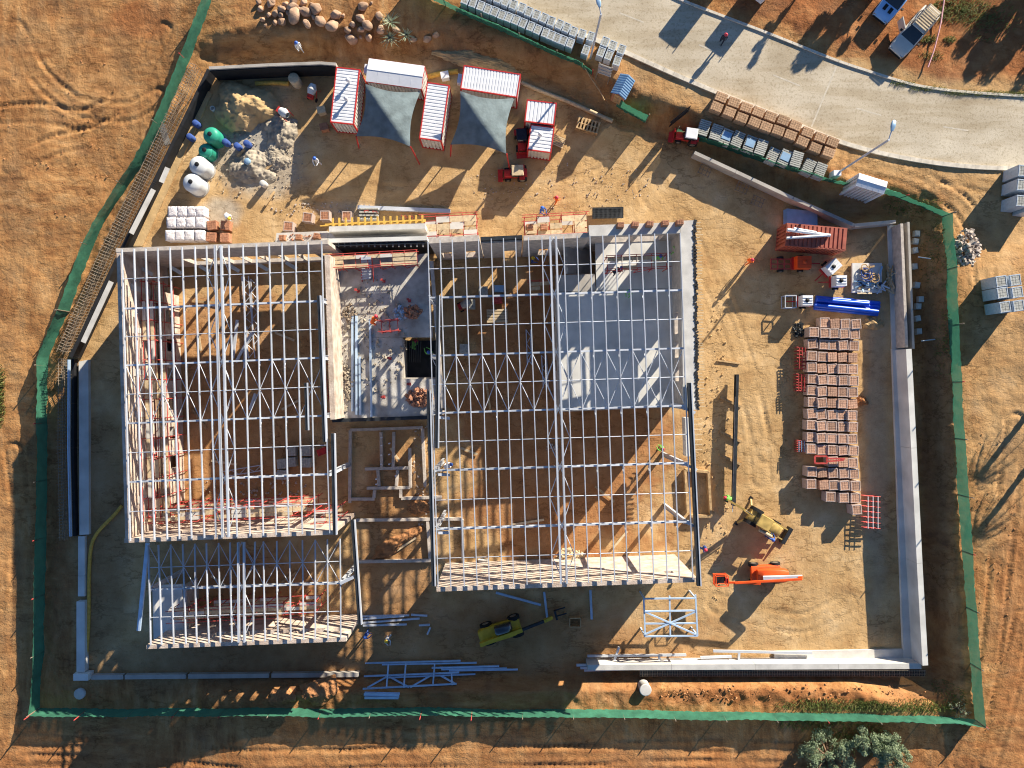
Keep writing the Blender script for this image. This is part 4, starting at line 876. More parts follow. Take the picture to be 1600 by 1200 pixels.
for i,(x,y,r) in enumerate(BO):
    X,Y=400+x/4,y/4; rr=r/4/17.2*1.15; p=G(X,Y); sz='large' if r>33 else ('mid sized' if r>21 else 'small')
    if x<420: pos='in the western boulder heap'
    elif x<720: pos='scattered east of the boulder heap'
    elif x<1000: pos='among the spiky aloes'
    else: pos='alone at the east end of the boulders'
    o=link('boulder',_rk[i%7],None,p+Vector((0,0,rr*.35)),R.uniform(0,6.28),(rr*R.uniform(.9,1.12),rr*R.uniform(.85,1.05),rr*R.uniform(.85,1.1)))
    o.rotation_euler=(R.uniform(-.4,.4),R.uniform(-.4,.4),R.uniform(0,6.28)); BK.setdefault((sz,pos),[]).append((x,o))
for (sz,pos),l in BK.items():
    l.sort(key=lambda q:q[0])
    for k,(x,o) in enumerate(l): tag(o,('%s brown boulder %s'%(sz,pos))+(', %s from west'%ORD[k] if len(l)>1 else ''),'boulder',group='brown boulders at the top edge')
def rubble(name,label,cat,px,py,rx,ry,n,s,mk,h=.5,zb=None,seed=5):
    rs=random.Random(seed); mb=MB(); c=G(px,py); 
    if zb is not None: c=P(px,py,zb)
    for i in range(n):
        a=rs.uniform(0,6.28); q=math.sqrt(rs.random()); x=rx*q*math.cos(a); y=ry*q*math.sin(a); z=h*(1-q)*rs.random(); k=s*(.4+1.5*rs.random()**3)
        mb.box((x,y,z+k*.3),(k,k*rs.uniform(.5,1),k*rs.uniform(.4,.8)),rs.uniform(0,6.28),0,rs.uniform(.6,1),rs.uniform(.6,1),rs.uniform(-.5,.5),rs.uniform(-.5,.5))
    o=mb.build(name,M[mk],None,c); tag(o,label,cat,kind='stuff'); return o
rubble('rubble_pile','heap of pale broken stones outside the east fence','rubble',1510,389,1.15,1.75,520,.20,'rubble',.8)
rubble('brick_heap','heap of loose red bricks on the concrete deck','bricks',645,487,.75,.55,130,.2,'brick',.35,4.0)
rubble('brick_heap','larger heap of pinkish broken bricks at the south end of the deck','bricks',655,622,1.15,.8,260,.21,'brick',.4,4.0,6)
rubble('brick_heap','brick rubble on soil beside the east hall rubble wall','bricks',862,700,.6,.4,40,.15,'rubble',.2,0,7)
rubble('timber_pile','untidy pile of timber offcuts on the east hall floor','timber',890,873,1.3,.9,120,.34,'woodpale',.4,0,8)
rubble('debris','scattered mortar crumbs and small stones in the mixing corner','debris',400,255,4.6,3.6,420,.11,'cement',.05,None,9)
rubble('debris','dirt clods strewn over the western ground','debris',130,180,8.5,10,500,.075,'soil',.02,None,10)
rubble('debris','dirt clods strewn along the southern trench bank','debris',1230,1082,13,.8,260,.12,'soil',.15,None,11)
rubble('debris','dirt clods strewn over the eastern ground','debris',1550,900,2.4,14,260,.07,'soil',.02,None,12)
rubble('debris','brick crumbs and offcuts on the west hall floor','debris',400,760,5,1.2,220,.12,'rubble',.05,0,13)
rubble('debris','offcuts and crumbs on the court floor','debris',660,740,1,5,160,.12,'rubble',.05,0,14)
rubble('debris','clods along the yard east of the halls','debris',1120,700,1.2,14,320,.10,'sand',.03,0,15)
# big pipe lying, drums, mixers ---------------------------------------------
def placed(name,label,cat,mb,mats,px,py,h=0,rz=0,group=None,z=None):
    p=G(px,py) if z is None else P(px,py,z); o=mb.build(name,mats,None,p+Vector((0,0,h)),rz); return tag(o,label,cat,group)
def ring(label,px,py,r,h,th=.12,z=None,mk='conclight',name='concrete_ring'):
    mb=MB(); mb.lathe([(r-th,0),(r-th,h-.02),(r-th,h),(r,h),(r,0)],(0,0,0),24); mb.f.pop(); mb.m.pop(); mb.sm.pop()
    mb.lathe([(r-th+.01,h*.55),(.01,h*.55)],(0,0,0),24,0,False); placed(name,label,'concrete ring',mb,M[mk],px,py,-.02,0,None,z)
mb=MB(); mb.lathe([(.5,0),(.5,1.05),(.53,1.06),(.53,1.16),(.46,1.17),(.01,1.17)],(0,0,0),24); placed('manhole_riser','pale round concrete manhole riser standing south of the white wall','manhole',mb,M['conclight'],1005,1070)
mb=MB(); mb.lathe([(.5,0),(.5,.22),(.46,.24),(.01,.25)],(0,0,0),24); placed('manhole_cover','round pale manhole lid in the shaded south-west corner','manhole',mb,M['conclight'],126,1083)
mb=MB(); mb.lathe([(.48,0),(.48,1.3),(.45,1.32),(.01,1.32)],(0,0,0),20); placed('manhole_riser','slim pale round standpipe lid beside the orange hose, north-west','manhole',mb,M['woodpale'],465,131)
ring('small white ring standing on the ground north of the green tank',335,172,.22,.5,.06,None,'conclight')
def mixer(label,px,py,rz,mk,z=None):
    p=G(px,py) if z is None else P(px,py,z); root=thing('concrete_mixer',label,'mixer',p,rz,'drum mixers')
    o=MB(); o.tube((-.35,0,.95),(.1,0,1.05),.30,.42,16); o.tube((.1,0,1.05),(.55,0,1.2),.42,.24,16,0,False); link('drum',o.mesh('drum',M[mk]),root)
    for y in (-.4,.4):
        beam('frame_leg',(-.5,y,0),(.1,y,1.0),'rod','red',None,.035,.035).parent=root; beam('frame_leg',(.5,y,0),(.1,y,1.0),'rod','red',None,.035,.035).parent=root
        o=MB(); o.tube((-.5,y-.04,.2),(-.5,y+.04,.2),.2,.2,14); link('wheel',o.mesh('wheel',M['rubber']),root)
    o=MB(); o.box((-.5,0,.75),(.4,.5,.45)); link('engine_box',o.mesh('engine_box',M['red']),root)
mixer('white drum concrete mixer in the yard north-west, beside the sand pile',492,148,1.2,'whitedirty'); mixer('grey drum concrete mixer on the dark floor of the east hall',728,477,.4,'conc',0)
mixer('tipped brown concrete mixer at the mortar heap',448,182,-.6,'tankgrey')
for i,(x,y,mk,l) in enumerate([(375,232,'clothblue','blue drum among the mortar mess, western one'),(390,228,'clothblue','blue drum among the mortar mess, eastern one'),(357,226,'clothblue','blue drum beside the small green tank'),(391,256,'bluesheet','pale blue drum in the mortar mess'),(311,197,'clothblue','blue drum north of the green tank'),(302,218,'clothblue','dark blue drum west of the green tanks'),(415,290,'conclight','white drum at the south edge of the mortar mess')]):
    mb=MB(); mb.lathe([(.27,0),(.29,.05),(.29,.3),(.3,.32),(.29,.34),(.29,.85),(.27,.88),(.01,.87)],(0,0,0),16); placed('drum',l,'drum',mb,M[mk],x,y)
for i,(x,y,dx,dy,l) in enumerate([(430,300,-14,22,'plank across the mortar mess, southern'),(372,245,12,-10,'plank beside the blue drums'),(410,272,16,-14,'plank across the grey heap')]):
    a=G(x,y,.2); b=G(x+dx,y+dy,.3); mb=MB(); mb.bar((0,0,0),b-a,.22,.05); o=mb.build('plank',M['wood'],None,a); tag(o,'timber '+l,'plank')
a=G(253,195,.06); b=G(263,226,.06); mb=MB(); mb.bar((0,0,0),b-a,.55,.1); tag(mb.build('door_panel',M['conc'],None,a),'grey panel lying on soil beside the rebar wall','panel')
# orange hose / sand edging and yellow pipe
def hose(name,label,pts,r,mk,z=.1,cat='pipe'):
    q=[G(*p,z) for p in pts]; q=resample(q,24); mb=MB(); mb.path(q,r,8); o=mb.build(name,M[mk]); return tag(o,label,cat)
hose('yellow_pipe','yellow ribbed drain pipe running along the south-west footing',[(191,790),(188,798),(165,818),(143,841),(140,900),(140,960),(138,1005),(133,1046)],.16,'woodyellow')
hose('orange_duct','orange drain pipe on the bank beside the north-west wall',[(400,131),(430,130),(452,131)],.22,'woodyellow'); hose('orange_duct','orange drain pipe between the two site offices',[(665,122),(690,115),(716,112)],.24,'woodyellow')
hose('concrete_edging','long cream edging strip below the northern fence',[(815,130),(850,145),(890,160),(925,176),(957,190)],.2,'woodpale',.1,'edging')
hose('steel_cable','brown hose sagging from the fence near the signboard',[(908,100),(922,125),(938,148),(943,160)],.06,'wood',.5,'hose')
hose('barrier_tape','thin pink barrier tape across the verge beside the parked cars',[(1472,-3),(1466,40),(1456,80),(1446,108)],.06,'tape',.4,'tape')

# ---------------------------------------------------------------- steel lying about
def bundle(label,items,z,mk,root_px,kind='i',name='steel_bundle',w=.9,h=.6,group='loose roof steel on the ground'):
    root=thing(name,label,'steel beams',G(*root_px),0,group)
    for k,(a,b) in enumerate(items): beam('steel_section',G(*a,z+.03*(k%4)),G(*b,z+.03*((k+1)%4)),kind,mk,root,w,h)
    return root
bundle('blue-shaded lattice truss frames lying south of the court',[((572,1034),(720,1030)),((598,1036),(745,1033)),((570,1054),(718,1048)),((606,1056),(743,1051)),((568,1074),(714,1066)),((608,1035),(605,1072)),((635,1034),(632,1072)),((680,1034),(677,1068)),((706,1050),(707,1068)),((575,1072),(605,1055)),((610,1055),(640,1071)),((642,1071),(676,1052)),((688,1053),(712,1066))],.3,'steelblue',(645,1055),'box','roof_truss',.13,.13)
bundle('pair of short blue-grey beams lying near the south fence',[((570,1082),(625,1083)),((571,1087),(624,1087))],.25,'steelblue',(598,1085),'i',w=1.2,h=.9)
bundle('long blue-grey purlins lying south of the east hall in shade',[((675,1042),(780,1039)),((702,1046),(809,1044)),((690,1044),(792,1042))],.2,'steelblue',(740,1043),'box',w=.14,h=.16)
bundle('bright purlins stacked at the annex south-east corner',[((564,962),(640,960)),((566,972),(656,965)),((568,976),(636,974)),((643,959),(668,961)),((655,976),(672,975)),((668,990),(673,979)),((562,966),(632,961))],.15,'steel',(600,968),'box',w=.16,h=.18)
bundle('long white purlins laid inside the south retaining wall',[((917,1022),(1070,1020)),((900,1036),(1080,1031)),((906,1040),(1078,1034)),((925,1038),(1110,1032)),((912,1044),(1005,1041)),((1112,1014),(1265,1017)),((1092,1024),(1140,1022)),((1092,1029),(1135,1028)),((956,1036),(966,1008)),((1030,1037),(1028,1022)),((1152,1017),(1151,1031))],.45,'steel',(1000,1033),'box',w=.2,h=.2)
bundle('steel frame with cross bracing standing out from the south wall of the east hall',[((999,924),(1001,980)),((1077,918),(1080,980)),((1000,924),(1077,923)),((1000,943),(1078,942)),((1001,962),(1079,961)),((1001,981),(1080,980)),((1001,944),(1078,978)),((1000,978),(1077,944)),((1038,920),(1039,980))],2.2,'steelblue',(1040,950),'box','braced_frame',.13,.13)
for q in ((1000,924),(1077,923),(1001,981),(1080,980)):
    rt=[o for o in COL.objects if o.name=='braced_frame'][0]; tp=G(*q,2.2); beam('steel_section',flat(tp,0),tp,'box','steelblue',rt,.13,.13)
bundle('leaning blue-grey posts south of the east hall',[((775,925),(845,944)),((850,924),(855,965)),((922,921),(924,966))],.15,'steelblue',(850,945),'box',w=.2,h=.2)
bundle('long silver beam lying north of the formwork',[((560,325),(704,331))],.2,'steel',(630,328),'i',w=1.8,h=1.0)
bundle('stacked silver rails inside the west hall',[((365,560),(372,500)),((370,566),(395,520)),((384,575),(386,510)),((392,640),(400,615))],.15,'steel',(380,545),'box',w=.25,h=.15)
bundle('steel lengths laid lengthwise on the concrete deck',[((566,500),(566,640)),((572,500),(572,645)),((577,560),(578,645)),((592,505),(594,648))],0,'steelblue',(574,575),'box',w=.18,h=.15)
for o in [x for x in COL.objects if x.name.startswith('steel_bundle')][-1:]: o.location.z+=4.1
r=thing('steel_girder','long dark girder lying on timber bearers east of the east hall','girder',G(1148,690))
beam('girder',P(1151,585,.75),P(1146,790,.75),'i','darksteel',r,1.3,1.6); beam('flange_edge',P(1149,620,.9),P(1144.5,800,.9),'box','steel',r,.06,.06)
for y in (622,676,712): beam('timber_bearer',P(1124,y-2,.12),P(1158,y+14,.12),'box','wood',r,.22,.22)
# tall pile of pipes (blue)
r=thing('pipe_stack','stack of thick bright blue plastic pipes in the yard','pipes',G(1322,478))
for k,(a,b,z) in enumerate([((1272,481),(1371,491),.2),((1272,476),(1372,485),.2),((1274,470),(1374,480),.2),((1275,465),(1374,474),.2),((1273,477),(1372,487),.55),((1276,468),(1357,475),.55)]):
    o=MB(); p=P(*a,z); q=P(*b,z); o.tube(p,q,.2,.2,14); link('pipe',o.mesh('pipe',M['bluepipe']),r,-r.location)
r=thing('roof_sheet_stack','stack of blue ribbed roofing sheets behind the red container','roof sheets',G(1246,340))
for k in range(4):
    mb=MB()
    for i in range(14): mb.bar(P(1224,329+1.6*i,.2+.06*k),P(1272,334+1.6*i,.2+.06*k),.08,.05)
    link('sheet',mb.mesh('sheet',M['bluesheet']),r,-r.location+Vector((.1*k,.05*k,0)))
# junk pallets beside the pipes
r=thing('scrap_bay','white sheeted bay heaped with hoses, straps and offcuts','scrap',G(1355,435))
mb=MB(); mb.box((-.2,0,.25),(2.7,2.7,.3)); link('white_base',mb.mesh('white_base',M['whitedirty']),r,(0,0,0))
for k in range(7):
    c=Vector((R.uniform(-.7,.5),R.uniform(-.2,1.0),.5)); rr=R.uniform(.3,.6); pts=[c+Vector((rr*math.cos(t*.5),rr*math.sin(t*.5),.03*t)) for t in range(15)]; o=MB(); o.path(pts,.05,6); link('hose_coil',o.mesh('hose_coil',M[R.choice(('cement','wood','clothblue'))]),r)
for k in range(14): beam('offcut',(R.uniform(-1.6,1.8),R.uniform(-1.5,-.2),.5),(R.uniform(-1.4,2.0),R.uniform(-1.5,-.1),.62),'box',R.choice(('bluesheet','steel','woodpale','white')),None,.12,.06).parent=r
for k in range(12): beam('offcut',(1.5+R.uniform(0,.3),R.uniform(-1.5,1.5),.3),(1.9+R.uniform(-.1,.4),R.uniform(-1.5,1.5),.5),'box',R.choice(('woodpale','wood')),None,.1,.06).parent=r
# scaffold tube stacks (red) beside brick yard
def tube_rack(label,px,py,w,l,mk2='white'):
    r=thing('scaffold_rack',label,'scaffold stack',G(px,py),0,'stacked scaffold frames')
    for k in range(7):
        y=-l/2+l*k/6
        for z in (.2,.5,.8): beam('scaffold_frame',(-w/2,y+.05*z,z),(w/2,y-.05,z),'rod','scaf',None,.04,.04).parent=r
    for s in (-.3,0,.3): beam('scaffold_frame',(w*s,-l/2,.95),(w*s,l/2,.95),'rod',mk2,None,.035,.035).parent=r
tube_rack('red and white scaffold frames stacked at the south-east corner of the brick block',1356,798,1.5,2.9); tube_rack('dark red scaffold frames stacked beside the third brick row',1247,560,.9,1.9,'scaf'); tube_rack('dark red scaffold frames stacked further down the west of the brick block',1246,598,.9,1.5,'scaf'); tube_rack('dark frames stacked west of the eleventh brick row',1246,696,.8,1.0,'bluesheet')
r=thing('loading_fork','red pallet fork frame lying on the brick pallets','frame',P(1290,718,1.3))
for a,b in (((1273,713),(1292,713)),((1273,724),(1292,724)),((1273,713),(1273,724)),((1292,713),(1292,724)),((1292,716),(1320,717)),((1292,721),(1318,719))): beam('frame_bar',P(*a,1.5),P(*b,1.5),'box','scaf',r,.13,.13)
rubble('cable_coil','dark tangled coil of wire west of the brick block','wire',1247,516,.55,.75,160,.12,'darksteel',.3,0,20)

# ---------------------------------------------------------------- vehicles
def wheel(root,x,y,r,w=.22,z=None):
    o=MB(); o.tube((0,-w/2,0),(0,w/2,0),r,r,18); t=link('wheel',o.mesh('tyre',M['rubber']),root,(x,y,r if z is None else z))
    s=1 if y>0 else -1; o=MB(); o.tube((0,s*(w/2-.01),0),(0,s*(w/2+.012),0),r*.58,r*.5,14); link('rim',o.mesh('rim',M['chrome']),t)
def loft(mb,st,m=0):
    """stations (x, halfwidth, zlo, zhi, topfrac)"""
    vs=[]; n=8
    for x,w,z0,z1,tf in st:
        zm=z0+(z1-z0)*.55
        vs+=[(x,-w*.94,z0),(x,-w,zm),(x,-w*(.5+.5*tf),z1-.06*(z1-z0)),(x,-w*tf,z1),(x,w*tf,z1),(x,w*(.5+.5*tf),z1-.06*(z1-z0)),(x,w,zm),(x,w*.94,z0)]
    fs=[]
    for k in range(len(st)-1):
        for i in range(n): fs.append((k*n+i,k*n+(i+1)%n,(k+1)*n+(i+1)%n,(k+1)*n+i))
    mb.add(vs,[f[::-1] for f in fs],m,True); mb.add(vs[:n],[tuple(range(n))],m); mb.add(vs[-n:],[tuple(range(n))[::-1]],m)
def car(label,px,py,hd,mk,kind='suv',group=None):
    p=G(px,py); root=thing('parked_car',label,'car',p,hd,group); L=2.45
    mb=MB(); loft(mb,[(-L,.72,.42,.80,.9),(-L+.12,.86,.36,1.0,.9),(-1.2,.9,.32,1.02,.92),(.2,.9,.32,1.02,.92),(1.0,.9,.32,1.03,.9),(1.9,.86,.34,.94,.85),(L-.12,.80,.38,.82,.8),(L,.66,.45,.7,.8)]); body=link('body',mb.mesh('body',M[mk]),root)
    xr=-2.25 if kind=='suv' else -.55
    mb=MB(); loft(mb,[(xr-.12,.76,.98,1.0,.9),(xr+.12,.72,.98,1.66,.85),(.1,.74,.98,1.72,.86),(.45,.75,.98,1.62,.86),(1.12,.80,.98,1.02,.9)]); link('windows',mb.mesh('windows',M['glass']),root)
    mb=MB(); loft(mb,[(xr+.10,.64,1.66,1.72,.9),(-.4,.66,1.70,1.79,.9),(.3,.64,1.68,1.74,.88)]); roof=link('roof',mb.mesh('roof',M[mk]),root)
    for s in (-1,1):
        for x0,x1 in ((.42,1.08),): beam('pillar',(x0,s*.70,1.66),(x1,s*.80,1.0),'box',mk,None,.07,.07).parent=root
        if kind=='suv':
            for x in (-.35,-1.4): beam('pillar',(x,s*.71,1.7),(x,s*.84,1.0),'box',mk,None,.07,.09).parent=root
        o=MB(); o.box((.85,s*1.0,1.08),(.16,.2,.14)); link('mirror',o.mesh('mirror',M['black']),root)
        o=MB(); o.box((L-.1,s*.6,.72),(.14,.3,.14),0); link('headlight',o.mesh('headlight',M['chrome']),root)
        for x in (-1.45,1.45): wheel(root,x,s*.8,.37)
    o=MB(); o.box((L-.02,0,.5),(.12,1.3,.2)); link('bumper',o.mesh('bumper',M['black']),root)
    if kind=='suv':
        for k in range(9): beam('roof_slat',(-1.95+.25*k,-.6,1.88),(-1.95+.25*k,.6,1.88),'box','woodpale',None,.12,.04).parent=root
        for s in (-1,1): beam('roof_rail',(-2.05,s*.6,1.84),(.15,s*.6,1.84),'box','black',None,.05,.06).parent=root
        o=MB(); o.box((0,0,0),(1.05,.07,.95)); link('open_door',o.mesh('open_door',M[mk]),root,(.35,-1.25,.85),.95)
    else:
        o=MB()
        for s in (-1,1): o.box((-1.55,s*.8,1.05),(1.6,.1,.16))
        o.box((-2.38,0,1.05),(.1,1.6,.16)); link('load_bed_rim',o.mesh('load_bed_rim',M[mk]),root); o=MB(); o.box((-1.5,0,1.025),(1.5,1.45,.02)); link('load_bed',o.mesh('load_bed',M['black']),root)
        for s in (-1,1): o=MB(); o.box((1.55,s*.28,1.03),(.55,.3,.04)); link('bonnet_vent',o.mesh('bonnet_vent',M['black']),root)
    return root
car('beige car with slatted roof rack and one door open, parked beyond the road',1421,56,ang(-.66,.75),'carbeige','suv')
car('blue pickup with black bonnet vents parked beyond the road',1395,2,ang(-.62,.78),'carblue','pickup')
car('white pickup only just reaching the top picture edge left of the blue one',1372,-36,ang(-.62,.78),'white','pickup')
def truck(label,px,py,hd,rack=True):
    root=thing('parked_truck',label,'truck',G(px,py),hd,'trucks parked just above the picture')
    mb=MB(); loft(mb,[(1.4,1.0,.6,2.3,.9),(2.2,1.0,.5,2.35,.88),(2.7,.98,.45,1.7,.9),(2.9,.9,.5,1.3,.9)]); link('cab',mb.mesh('cab',M['white']),root)
    mb=MB(); mb.box((-.9,0,1.65),(4.2,2.0,2.0)); link('cargo_box',mb.mesh('cargo_box',M['white']),root); mb=MB(); mb.box((0,0,.6),(5.4,.9,.2)); link('chassis',mb.mesh('chassis',M['black']),root)
    for s in (-1,1):
        for x in (-2.0,1.9): wheel(root,x,s*.85,.42)
        if rack: beam('ladder_rail',(-3.8,s*.35+.7,2.9),(1.0,s*.35+.7,2.9),'box','steel',None,.08,.08).parent=root
    if rack:
        for k in range(9): beam('ladder_rung',(-3.6+.5*k,.35,2.9),(-3.6+.5*k,1.05,2.9),'box','steel',None,.06,.06).parent=root
truck('white box truck just above the picture edge whose ladder shadow falls on the road',1132,-52,ang(-.6,.79)); truck('second white box truck just above the picture edge, shadow reaching the walker',1204,-38,ang(-.6,.79))
def skid(label,px,py,hd,body,cabm,name='tractor',sc=1.0,bucket=True):
    root=thing(name,label,'tractor',G(px,py),hd); root.scale=(sc,)*3
    mb=MB(); loft(mb,[(-1.5,.5,.5,1.1,.85),(-1.2,.55,.45,1.25,.85),(.0,.55,.45,1.2,.85),(.9,.5,.5,1.15,.8),(1.4,.42,.55,1.0,.8)]); link('body',mb.mesh('body',M[body]),root)
    mb=MB(); loft(mb,[(-1.0,.6,1.15,2.1,.85),(-.8,.62,1.15,2.15,.85),(.3,.62,1.15,2.1,.85),(.5,.55,1.15,1.9,.85)]); link('cab_glass',mb.mesh('cab_glass',M['glass']),root); mb=MB(); mb.box((-.28,0,2.2),(1.5,1.35,.12),0,0,.9,.9); link('cab_roof',mb.mesh('cab_roof',M[cabm]),root)
    for s in (-1,1):
        wheel(root,-.85,s*.75,.62,.35); wheel(root,.95,s*.66,.42,.28); beam('loader_arm',(-.3,s*.5,1.1),(1.7,s*.5,.7),'box',body,None,.12,.16).parent=root
        beam('fender',(-1.2,s*.75,1.3),(-.5,s*.75,1.3),'box',body,None,.4,.06).parent=root
    if bucket: mb=MB(); mb.add([(1.65,-.8,.2),(1.65,.8,.2),(2.2,.8,.15),(2.2,-.8,.15),(1.6,-.8,.85),(1.6,.8,.85)],[(0,1,2,3),(0,4,5,1)]); mb.box((1.62,0,.5),(.08,1.6,.6)); link('bucket',mb.mesh('bucket',M[body]),root)
    mb=MB(); mb.tube((.6,.25,1.1),(.6,.25,1.9),.05,.05,8); link('exhaust',mb.mesh('exhaust',M['black']),root)
    return root
skid('red tractor with cream cab roof south of the eastern shade sail',805,274,math.pi+.05,'red','woodpale','tractor',.72)
skid('white roofed machine with red bonnet inside the gate',1071,217,math.pi-.15,'red','white','tractor',.72)
skid('dark blue and red loader wedged between the sail and the white cabin',815,222,-1.5,'red','clothdark','tractor',.7)
def trailer(label,px,py,hd,body,load,dims=(1.3,1.0,.8),name='site_trailer'):
    root=thing(name,label,'trailer',G(px,py),hd); lx,ly,lz=dims
    mb=MB(); mb.box((0,0,.5),(lx+.3,ly,.15)); link('chassis',mb.mesh('chassis',M[body]),root); mb=MB(); mb.box((0,0,.58+lz/2),(lx,ly,lz),0,0,.94,.94); link('load',mb.mesh('load',M[load]),root)
    mb=MB(); mb.lathe([(.18,0),(.18,.08),(.02,.1)],(0,0,0),14); link('cap',mb.mesh('cap',M['black' if load!='orange' else 'orange']),root,(.05,0,.58+lz))
    for s in (-.25,0,.25): beam('rib',(-lx*.44,ly*s,.6+lz),(lx*.44,ly*s,.6+lz),'box',load,None,.05,.05).parent=root
    beam('drawbar',(lx/2,0,.5),(lx/2+1.1,0,.4),'rod',body,None,.05,.05).parent=root
    for s in (-1,1): wheel(root,0,s*(ly/2+.08),.28,.18)
    return root
trailer('bright orange water bowser on a red frame below the red container',1248,413,0,'red','orange',(1.35,1.15,.75)); trailer('white bulk tank with black cap on a small red trailer',1292,420,-2.4,'red','white',(1.3,1.0,.9)); trailer('white boxed generator south of the white bulk tank',1303,442,math.pi,'red','white',(1.0,1.0,1.0)); trailer('red and white compressor west of the blue pipes',1252,472,math.pi,'red','white',(1.0,.95,.9))
r=thing('wire_cage','dark wire cage standing west of the red and white compressor','cage',G(1229,473))
for a,b in (((-.5,-.55),(.5,-.55)),((.5,-.55),(.5,.55)),((.5,.55),(-.5,.55)),((-.5,.55),(-.5,-.55))):
    for z in (.1,1.0): beam('cage_bar',(*a,z),(*b,z),'box','steel',None,.07,.07).parent=r
    beam('cage_bar',(*a,0),(*a,1.0),'box','steel',None,.07,.07).parent=r
r=thing('trailer_frame','dark red empty trailer frame beside the orange bowser','trailer',G(1217,414))
for s in (-.45,0,.45): beam('frame_bar',(-.9,s,.5),(.9,s,.5),'box','scaf',None,.09,.1).parent=r
for x in (-.9,-.3,.3,.9): beam('frame_bar',(x,-.5,.52),(x,.5,.52),'box','scaf',None,.09,.1).parent=r
for s in (-1,1): wheel(r,0,s*.6,.3,.18)
# ladders-like forks, boom lift
def boom_lift():
    root=thing('boom_lift','orange boom lift with raised basket east of the south gable','lift',G(1192,893),ang(-1,.03)); root.scale=(1,.82,.9)
    mb=MB(); loft(mb,[(-1.3,.9,.4,.9,.9),(0,.95,.35,1.0,.9),(1.3,.9,.4,.9,.9)]); link('chassis',mb.mesh('chassis',M['orange']),root)
    for x in (-1,1):
        for s in (-1,1): wheel(root,x,s*.95,.45,.35)
    mb=MB(); loft(mb,[(-1.7,.6,1.05,2.0,.8),(-1.2,.75,1.0,2.1,.85),(.3,.75,1.0,1.9,.85),(.9,.6,1.0,1.5,.85)]); link('turret',mb.mesh('turret',M['orange']),root)
    beam('lower_boom',(.6,.1,2.0),(-2.6,-.15,2.9),'box','white',None,.34,.36).parent=root; beam('riser_link',(-2.5,-.15,2.85),(-2.2,-.12,3.4),'box','orange',None,.3,.3).parent=root
    beam('upper_boom',(-2.3,-.1,3.5),(3.4,.25,3.0),'box','orange',None,.2,.24).parent=root; beam('fly_boom',(1.2,.35,3.25),(4.2,.3,2.5),'box','orange',None,.18,.2).parent=root
    for s in (-.55,.55):
        for z in (2.1,2.6,3.1): beam('basket_rail',(4.0,s,z),(5.1,s,z),'rod','orange',None,.04,.04).parent=root
    for x in (4.0,5.1):
        for z in (2.1,2.6,3.1): beam('basket_rail',(x,-.55,z),(x,.55,z),'rod','orange',None,.04,.04).parent=root
        for s in (-.55,.55): beam('basket_post',(x,s,2.0),(x,s,3.1),'rod','orange',None,.04,.04).parent=root
    mb=MB(); mb.box((4.55,0,2.03),(1.1,1.1,.05)); link('basket_floor',mb.mesh('basket_floor',M['black']),root); mb=MB(); mb.box((4.1,0,2.9),(.2,.5,.3)); link('control_box',mb.mesh('control_box',M['red']),root)
boom_lift()
def backhoe():
    root=thing('backhoe_loader','yellow backhoe crane with boom pointing north-west in the yard','backhoe',G(1186,812),ang(.86,.5)); root.scale=(.85,.78,.85)
    mb=MB(); loft(mb,[(-1.6,.7,.6,1.2,.85),(-.8,.8,.5,1.4,.85),(.8,.75,.5,1.35,.85),(2.2,.55,.6,1.25,.8)]); link('body',mb.mesh('body',M['yellow']),root)
    mb=MB(); loft(mb,[(-1.0,.7,1.3,2.4,.85),(-.8,.72,1.3,2.5,.85),(.3,.72,1.3,2.5,.85),(.6,.62,1.3,2.2,.85)]); link('cab_glass',mb.mesh('cab_glass',M['glass']),root); mb=MB(); mb.box((-.25,.0,2.55),(1.5,1.45,.1),0,0,.92,.92); link('cab_roof',mb.mesh('cab_roof',M['yellow']),root)
    for s in (-1,1):
        wheel(root,-1.0,s*.85,.75,.4); wheel(root,1.6,s*.75,.48,.3); beam('loader_arm',(.2,s*.65,1.4),(2.8,s*.65,.9),'box','yellow',None,.14,.2).parent=root; beam('stabiliser_leg',(-1.5,s*.5,.9),(-1.9,s*1.6,.1),'box','yellow',None,.18,.18).parent=root; o=MB(); o.box((-1.95,s*1.7,.06),(.4,.4,.08)); link('stabiliser_foot',o.mesh('stabiliser_foot',M['black']),root)
    mb=MB(); mb.box((3.0,0,.55),(.15,2.1,.8)); mb.box((3.3,0,.2),(.7,2.1,.08)); link('bucket',mb.mesh('bucket',M['darksteel']),root)
    beam('boom',(-1.6,0,1.3),(-3.0,.1,2.9),'box','yellow',None,.28,.34).parent=root; beam('dipper',(-2.9,.1,2.9),(-4.4,.15,1.4),'box','yellow',None,.22,.26).parent=root; beam('ram',(-1.5,.05,1.7),(-2.8,.1,3.1),'rod','chrome',None,.06,.06).parent=root; o=MB(); o.box((-4.45,.15,1.1),(.5,.6,.5),0,0,.6,1); link('digger_bucket',o.mesh('digger_bucket',M['darksteel']),root)
    mb=MB(); mb.tube((-.2,-1.0,1.9),(1.3,-1.0,1.9),.2,.2,12); link('tank_roll',mb.mesh('tank_roll',M['woodpale']),root)
backhoe()
